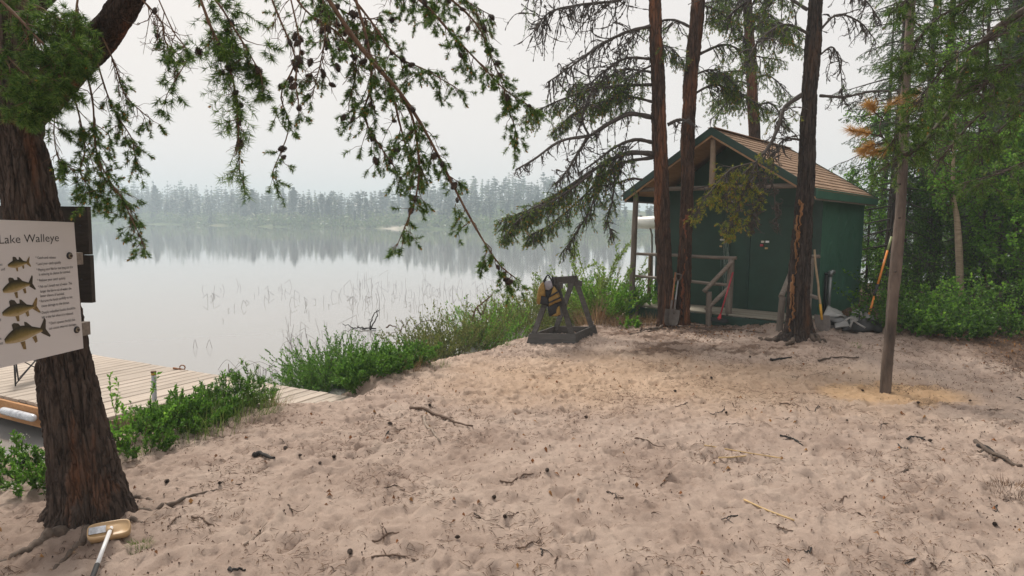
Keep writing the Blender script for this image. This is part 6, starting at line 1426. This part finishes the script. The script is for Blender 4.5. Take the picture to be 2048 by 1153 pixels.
for (px, py, h, r_, n, mt, lab) in [(1815, 668, .75, .5, 50, M_leaf_dk, 'dark undergrowth shrub right of the bare pole foot'), (1850, 672, .7, .5, 50, M_leaf_dk, 'dark undergrowth shrub left of the birch foot'), (1885, 675, .6, .5, 50, M_leaf, 'brighter undergrowth shrub at the birch foot'), (1935, 678, .65, .5, 50, M_leaf_dk, 'dark undergrowth shrub right of the birch foot'),
                                (1975, 678, .7, .5, 50, M_leaf_dk, 'undergrowth shrub under the bright saplings'), (2010, 680, .6, .5, 46, M_leaf_dk, 'undergrowth shrub left of the tiny spruce'), (2060, 684, .9, .6, 50, M_leaf_dk, 'undergrowth shrub at the right edge'),
                                (1840, 648, 1.1, .8, 60, M_leaf, 'tall undergrowth in the second row left'), (1905, 650, 1.1, .8, 60, M_leaf_dk, 'tall undergrowth in the second row middle'), (1985, 652, 1.2, .8, 60, M_leaf, 'tall undergrowth in the second row right'), (2050, 650, 1.3, .8, 60, M_leaf_dk, 'tall undergrowth in the second row at the edge'), (1870, 620, 1.6, 1.4, 90, M_leaf_dk, 'back undergrowth thicket left'), (1990, 620, 1.6, 1.4, 90, M_leaf_dk, 'back undergrowth thicket right'), (1835, 615, 1.6, 1.0, 60, M_leaf_dk, 'back undergrowth thicket behind the shed')]:
    g = G(px, py); g[1] += r_ * .6; g[2] = float(gz(g[0], g[1])); bush('undergrowth_shrub', lab, 'shrub', g, h * rng.uniform(.6, 1.15), r_, int(n * .48), 28, .05, mt, M_deadtwig, UG, .8, .2, aspect=.7, stem_r=.004, leaf_up=.2, jit=.4)
# wood that carries on beyond and beside what the photo shows in detail
m_ = MB(); V = []; w2 = MB()
for k in range(150):
    x = rng.uniform(9, 46); y = rng.uniform(15, 44)
    if lake_sd(x, y) < 1.0 or x / y < .55 or (x < 17 and y < 19): continue
    far_conifer(w2, x, y, float(gz(x, y)), rng.uniform(5, 11), 0, 1.7)
for k in range(60):
    x = rng.uniform(11.5, 26); y = rng.uniform(2, 15)
    if x < 11.5 + abs(y - 9) * .1: continue
    far_conifer(w2, x, y, float(gz(x, y)), rng.uniform(6, 12), 0, 1.7)
w2.build('right_wood', [M_spruce, M_fartrunk], kind='stuff')

# ------------------------------------------------------------------ near pine reaching in from the right, with a dead orange twig
YR = 5.2; gR = np.array([P(2330, 700, YR)[0], YR, float(gz(P(2330, 700, YR)[0], YR))])
pR = thing('pine_tree', tuple(gR), 'near pine reaching in from the right edge with orange dead needles', 'pine tree')
mid_trunk(pR, [(2330, 1000), (2325, 600), (2310, 300), (2290, 0), (2280, -400)], [120, 100, 92, 80, 60], YR, M_bark_near, 60, 160, .012, None, 17)
def rb(pix, Y0, Y1, r0=.02, r1=.004, **k):
    m2 = len(pix); pts = [P(x, y, Y0 + (Y1 - Y0) * i_ / (m2 - 1)) for i_, (x, y) in enumerate(pix)]
    a = dict(mat=M_twig, nL=.036, shoot=.05, nn_=40, nw=.0032, sec_L=(.15, .42), ter_L=(.04, .12), ter_n=5, twig_r=.003, bud=.04, jit=.5, nang=60, sec_droop=.15, dirbias=(0, 0, -.15)); a.update(k)
    return pine_limb(pR, pts, r0, r1, **a)
rb([(2280, -120), (2150, -40), (2050, 20), (1975, 75), (1925, 150), (1905, 215), (1868, 262), (1838, 296), (1805, 310)], YR, 4.9, .034, .012, sec_n=46, t_from=.25, green=lambda t_: .75)
rb([(1838, 296), (1815, 312), (1795, 318), (1775, 332), (1757, 342)], 4.9, 4.9, .010, .004, sec_n=10, sec_L=(.05, .15), green=lambda t_: .2)
rb([(2100, 60), (2000, 70), (1920, 110), (1860, 170), (1845, 220)], 4.7, 4.6, .012, .004, sec_n=44, green=lambda t_: .9)
rb([(2120, -60), (2000, -30), (1920, 10), (1850, 60), (1820, 120)], 4.9, 4.8, .014, .004, sec_n=46, green=lambda t_: .9)
rb([(2150, 80), (2060, 110), (1990, 150), (1950, 190)], 4.6, 4.5, .012, .004, sec_n=34, green=lambda t_: .85)
rb([(2100, -100), (1980, -90), (1860, -40), (1790, 20)], 5.1, 5.2, .014, .004, sec_n=46, green=lambda t_: .9)
rb([(2130, 200), (2060, 215), (2000, 260), (1960, 300)], 4.9, 4.8, .010, .004, sec_n=26, green=lambda t_: .6)
rb([(2140, 150), (2040, 190), (1960, 230), (1905, 290), (1880, 320)], 5.3, 5.5, .014, .005, sec_n=24, green=lambda t_: .25)
rb([(2150, 290), (2060, 320), (1990, 350), (1930, 365)], 5.3, 5.3, .010, .004, sec_n=18, green=lambda t_: .5)
rb([(1860, 262), (1830, 250), (1800, 262), (1780, 290)], 4.85, 4.8, .006, .003, sec_n=12, sec_L=(.06, .16), green=lambda t_: .8)
dn_ = MB(); dw = MB(); A, B = [], []
for pix in ([(1800, 308), (1775, 285), (1760, 262), (1768, 230), (1788, 205), (1822, 190)], [(1775, 285), (1750, 290), (1728, 300)], [(1765, 275), (1742, 268), (1706, 262)], [(1768, 240), (1750, 225), (1742, 212)], [(1800, 308), (1785, 300), (1745, 305)], [(1788, 205), (1800, 215), (1826, 208)]):
    q = spline([P(x, y, 4.85) for x, y in pix], 14, .003); dw.tube(q, np.linspace(.006, .003, 14), 5, 0, False); s0 = 6 if len(pix) < 5 else 8; A += list(q[s0:-1]); B += list(q[s0 + 1:]); A.append(q[-1]); B.append(q[-1] + unit(q[-1] - q[-2]) * .03)
dwo = dw.build('dead_twig', M_twig, pR); needles(dn_, A, B, 56, .080, .0028, 55); dn_.build('orange_needles', M_needle_dead, dwo, 'stuff')

# ------------------------------------------------------------------ sticks, cones and litter on the sand
def stick(lab, pix, r0, r1, mat=M_stick, forks=0, name='stick', cat='stick', lift=0, n=14):
    w_ = [G(x, y) for x, y in pix]; q = spline(w_, n); q[:, 2] = gz(q[:, 0], q[:, 1]) + r0 * .6 + lift; sm_ = np.linspace(q[0, 2], q[-1, 2], n); q[:, 2] = (np.maximum(q[:, 2] * .4 + sm_ * .6, q[:, 2] - r0 * .4) + rng.normal(0, .0015, n)) if mat is not M_straw else np.max(q[:, 2] - sm_) * .7 + sm_; q[:, :2] += rng.normal(0, .003, (n, 2)) * (0 if mat is M_straw else 1)
    m_ = MB(); m_.tube(q, np.linspace(r0, r1, n) * (1 + .15 * vn(np.arange(n) * .9, pix[0][0], 1)), 7)
    for k in range(forks):
        i_ = int(rng.integers(3, n - 3)); d = unit(q[i_ + 1] - q[i_] + rng.normal(0, .03, 3) * [1, 1, .3]); e = walk(q[i_], d + np.cross(d, zz) * rng.choice([-1, 1]) * .7, rng.uniform(.05, .12), 3, 0, .2); e[:, 2] = gz(e[:, 0], e[:, 1]) + .006; m_.tube(e, [r1, r1 * .8, r1 * .6, r1 * .4], 5)
    o_ = m_.build(name, mat); o_['label'] = lab; o_['category'] = cat; o_['group'] = 'sticks lying on the sand'; return o_
stick('longest bent brown stick lying midway on the open sand', [(820, 818), (850, 822), (885, 838), (908, 848), (945, 857)], .016, .008, M_stick, 3)
stick('pale grey stick just below the longest bent stick', [(848, 836), (853, 855), (866, 868), (879, 886)], .015, .009, M_stick_grey, 1)
stick('short stubby dark piece of wood on the left part of sand', [(508, 914), (525, 915), (548, 920)], .020, .010, M_charc)
stick('thin curved dark twig in the middle of the sand', [(1000, 966), (1025, 965), (1045, 955), (1066, 951)], .006, .004, M_stick)
stick('long pale straw stem on the sand right of centre', [(1408, 896), (1480, 906), (1565, 922)], .0055, .004, M_straw)
stick('shorter orange straw stem under the long straw', [(1437, 919), (1465, 918), (1492, 917)], .0055, .0045, M_straw)
stick('thick single straw stem lying in the lower right foreground', [(1488, 1004), (1535, 1025), (1588, 1046)], .0065, .005, M_straw)
stick('small dark twig left of the straw stems', [(1322, 973), (1332, 960), (1340, 946)], .005, .003)
stick('split grey root piece at the far right of the sand', [(1950, 886), (1975, 905), (2005, 920), (2044, 937)], .020, .010, M_root, 5)
stick('darker splinter beside the split root piece', [(1955, 895), (1985, 905), (2010, 925)], .014, .006, M_charc, 2)
stick('black curved twig on the right below the bare pole', [(1815, 882), (1828, 875), (1850, 882)], .010, .007, M_charc, 2)
stick('dark broken twig left of the black curved twig', [(1560, 874), (1582, 880), (1606, 893)], .008, .006, M_charc, 2)
stick('tiny forked twig in the lower middle sand', [(1213, 985), (1222, 986), (1234, 1002)], .005, .003, M_charc, 1)
stick('brown twig right of the long root of the big pine', [(384, 1036), (405, 1042), (430, 1054)], .007, .004, M_stick, 1)
stick('faint twig near the grass tuft by the brush', [(335, 1058), (348, 1048), (362, 1036)], .006, .004, M_stick)
stick('pale dark ended stick in the lower left sand', [(488, 1094), (505, 1082), (520, 1062)], .008, .006, M_stick_grey, 1)
stick('dark half buried branch on the sand before the peeled pine', [(1540, 721), (1558, 718), (1584, 716)], .018, .008, M_charc)
stick('half buried root below the tarp heap', [(1637, 724), (1660, 719), (1718, 718)], .016, .007, M_root)
stick('thin twig in the centre right sand', [(1270, 878), (1300, 890), (1330, 896)], .006, .003, M_stick, 1)
stick('small stick at the bottom edge of the photo', [(458, 1140), (472, 1141), (490, 1143)], .008, .005, M_charc)
stick('light pole lying in the grass before the porch end', [(1180, 646), (1230, 648), (1310, 650)], .014, .010, M_stick_grey)
stick('thin branch on the ground before the two red trunks', [(1260, 670), (1330, 658), (1400, 652)], .012, .006, M_root)
stick('root crossing the sand before the broom', [(1380, 656), (1460, 664), (1530, 668)], .012, .006, M_root)
stick('brown twig among the cones low in the middle', [(745, 1085), (775, 1075), (800, 1068)], .006, .004, M_stick, 2)
stick('little twig left of the bottom centre', [(742, 1120), (790, 1112), (830, 1122)], .006, .004, M_stick, 2)
stick('twig low at the bottom right', [(1030, 0 + 1098), (1060, 1090), (1080, 1080)], .005, .003, M_stick, 1)
for k in range(34):
    x, y = rng.uniform(420, 2040), rng.uniform(790, 1140); a = rng.uniform(0, math.pi); L_ = rng.uniform(14, 40)
    if x < 520 and y < 860: continue
    o_ = stick('short brown twig lying loose on the open sand', [(x, y), (x + math.cos(a) * L_ * .5, y + math.sin(a) * L_ * .2 + rng.normal(0, 3)), (x + math.cos(a) * L_, y + math.sin(a) * L_ * .4)], rng.uniform(.003, .006), .0025, [M_stick, M_charc, M_root][k % 3], 1); o_['group'] = 'short twigs on the open sand'
for k, (x, y) in enumerate([(1172, 838), (668, 918), (988, 1001), (334, 968), (600, 915), (1335, 705), (1500, 716), (1423, 758), (1350, 785), (1452, 828), (1694, 845), (1725, 785), (1990, 1053), (1940, 805), (1836, 808), (860, 815), (780, 850), (571, 900), (1094, 945), (440, 970), (1010, 1040), (700, 1110), (915, 1080), (640, 930), (1860, 885)]):
    g = G(x, y, .013); a = rng.uniform(0, 6.28); o_ = put_cone(None, g, [math.cos(a), math.sin(a), .15], rng.uniform(.5, .85)); o_['label'] = 'small dark pine cone lying on the open sand'; o_['category'] = 'pine cone'; o_['group'] = 'fallen cones on the sand'
# clump of dead needles at the right edge
g = G(2022, 985); tuft('needle_clump', 'matted clump of dead brown needles at the right edge of the sand', 'debris', g, .10, .16, 420, M_litter, .004, 2.0)
# litter: thousands of needles, bark flakes and crumbs
def scatter(name, n, mat, L_, wd, density, hgt=.004):
    X = rng.uniform(-3.5, 9.5, n * 6); Y = rng.uniform(2.8, 15, n * 6); ok = (rng.random(n * 6) < density(X, Y)) & (np.abs(X) < Y * .95 + .5) & (lake_sd(X, Y) > .25); X, Y = X[ok][:n], Y[ok][:n]; m = len(X)
    a = rng.uniform(0, 2 * np.pi, m); l = rng.uniform(*L_, m); w_ = rng.uniform(*wd, m); dx, dy = np.cos(a) * l / 2, np.sin(a) * l / 2; ex, ey = -np.sin(a) * w_ / 2, np.cos(a) * w_ / 2
    z = lambda x, y: gz(x, y)
    bend = rng.normal(0, .18, m) * l
    p0 = np.stack([X - dx, Y - dy, z(X - dx, Y - dy) + .004], 1); p1 = np.stack([X + dx, Y + dy, z(X + dx, Y + dy) + .004], 1)
    mx, my = X + ex / w_ * bend * 2, Y + ey / w_ * bend * 2; md = np.stack([mx, my, np.maximum(z(mx, my), (p0[:, 2] + p1[:, 2]) / 2) + hgt + .002], 1); e = np.stack([ex, ey, 0 * ex], 1)
    V = np.stack([p0, md - e, p1, md + e, md + [0, 0, 1] * w_[:, None] * .6], 1).reshape(-1, 3); i_ = np.arange(m)[:, None] * 5
    mb = MB(); mb.add(V, np.concatenate([i_ + [0, 1, 4], i_ + [1, 2, 4], i_ + [2, 3, 4], i_ + [3, 0, 4]], 0)); return mb.build(name, mat, kind='stuff')
dens_all = lambda x, y: np.clip(.38 + .55 * vn(x * 1.1, y * 1.1, 3) + .5 * vn(x * 4, y * 4, 5) + .3 * sstep(4.5, 7, x) + .25 * sstep(9, 11, y) + .25 * sstep(4.2, 3, y), .03, 1)
dens_clump = lambda x, y: np.clip(1.5 * sstep(.05, .45, vn(x * 2.2, y * 2.6, 11) * .6 + vn(x * 6, y * 8, 12) * .45 + .10 * sstep(4.5, 7, x) + .12 * sstep(4.5, 3, y)) + .07, 0, 1)
scatter('needle_litter', 34000, M_litter, (.018, .075), (.002, .0048), dens_clump)
scatter('bark_flakes', 9000, M_litter, (.006, .022), (.005, .012), dens_all, .006)
dens_wood = lambda x, y: sstep(-.6, 1.2, np.maximum((x * .32 + y * .95) - 11.0, (x * .877 + y * .48) - 8.9) + vn(x, y, 2) * .8) * sstep(6.5, 8, y) * sstep(1.0, 2.6, x) + .35 * sstep(5.5, 7.5, x) * sstep(8, 9, y)
scatter('forest_litter', 16000, M_litter, (.03, .11), (.005, .012), dens_wood, .01)
scatter('leaf_litter', 3400, M_leafbrown, (.02, .05), (.012, .03), lambda x, y: .5 * dens_wood(x, y) + .03 + .5 * sstep(.8, .3, np.hypot((x - 3.6) / 1.8, (y - 10.4) / .5)), .008)
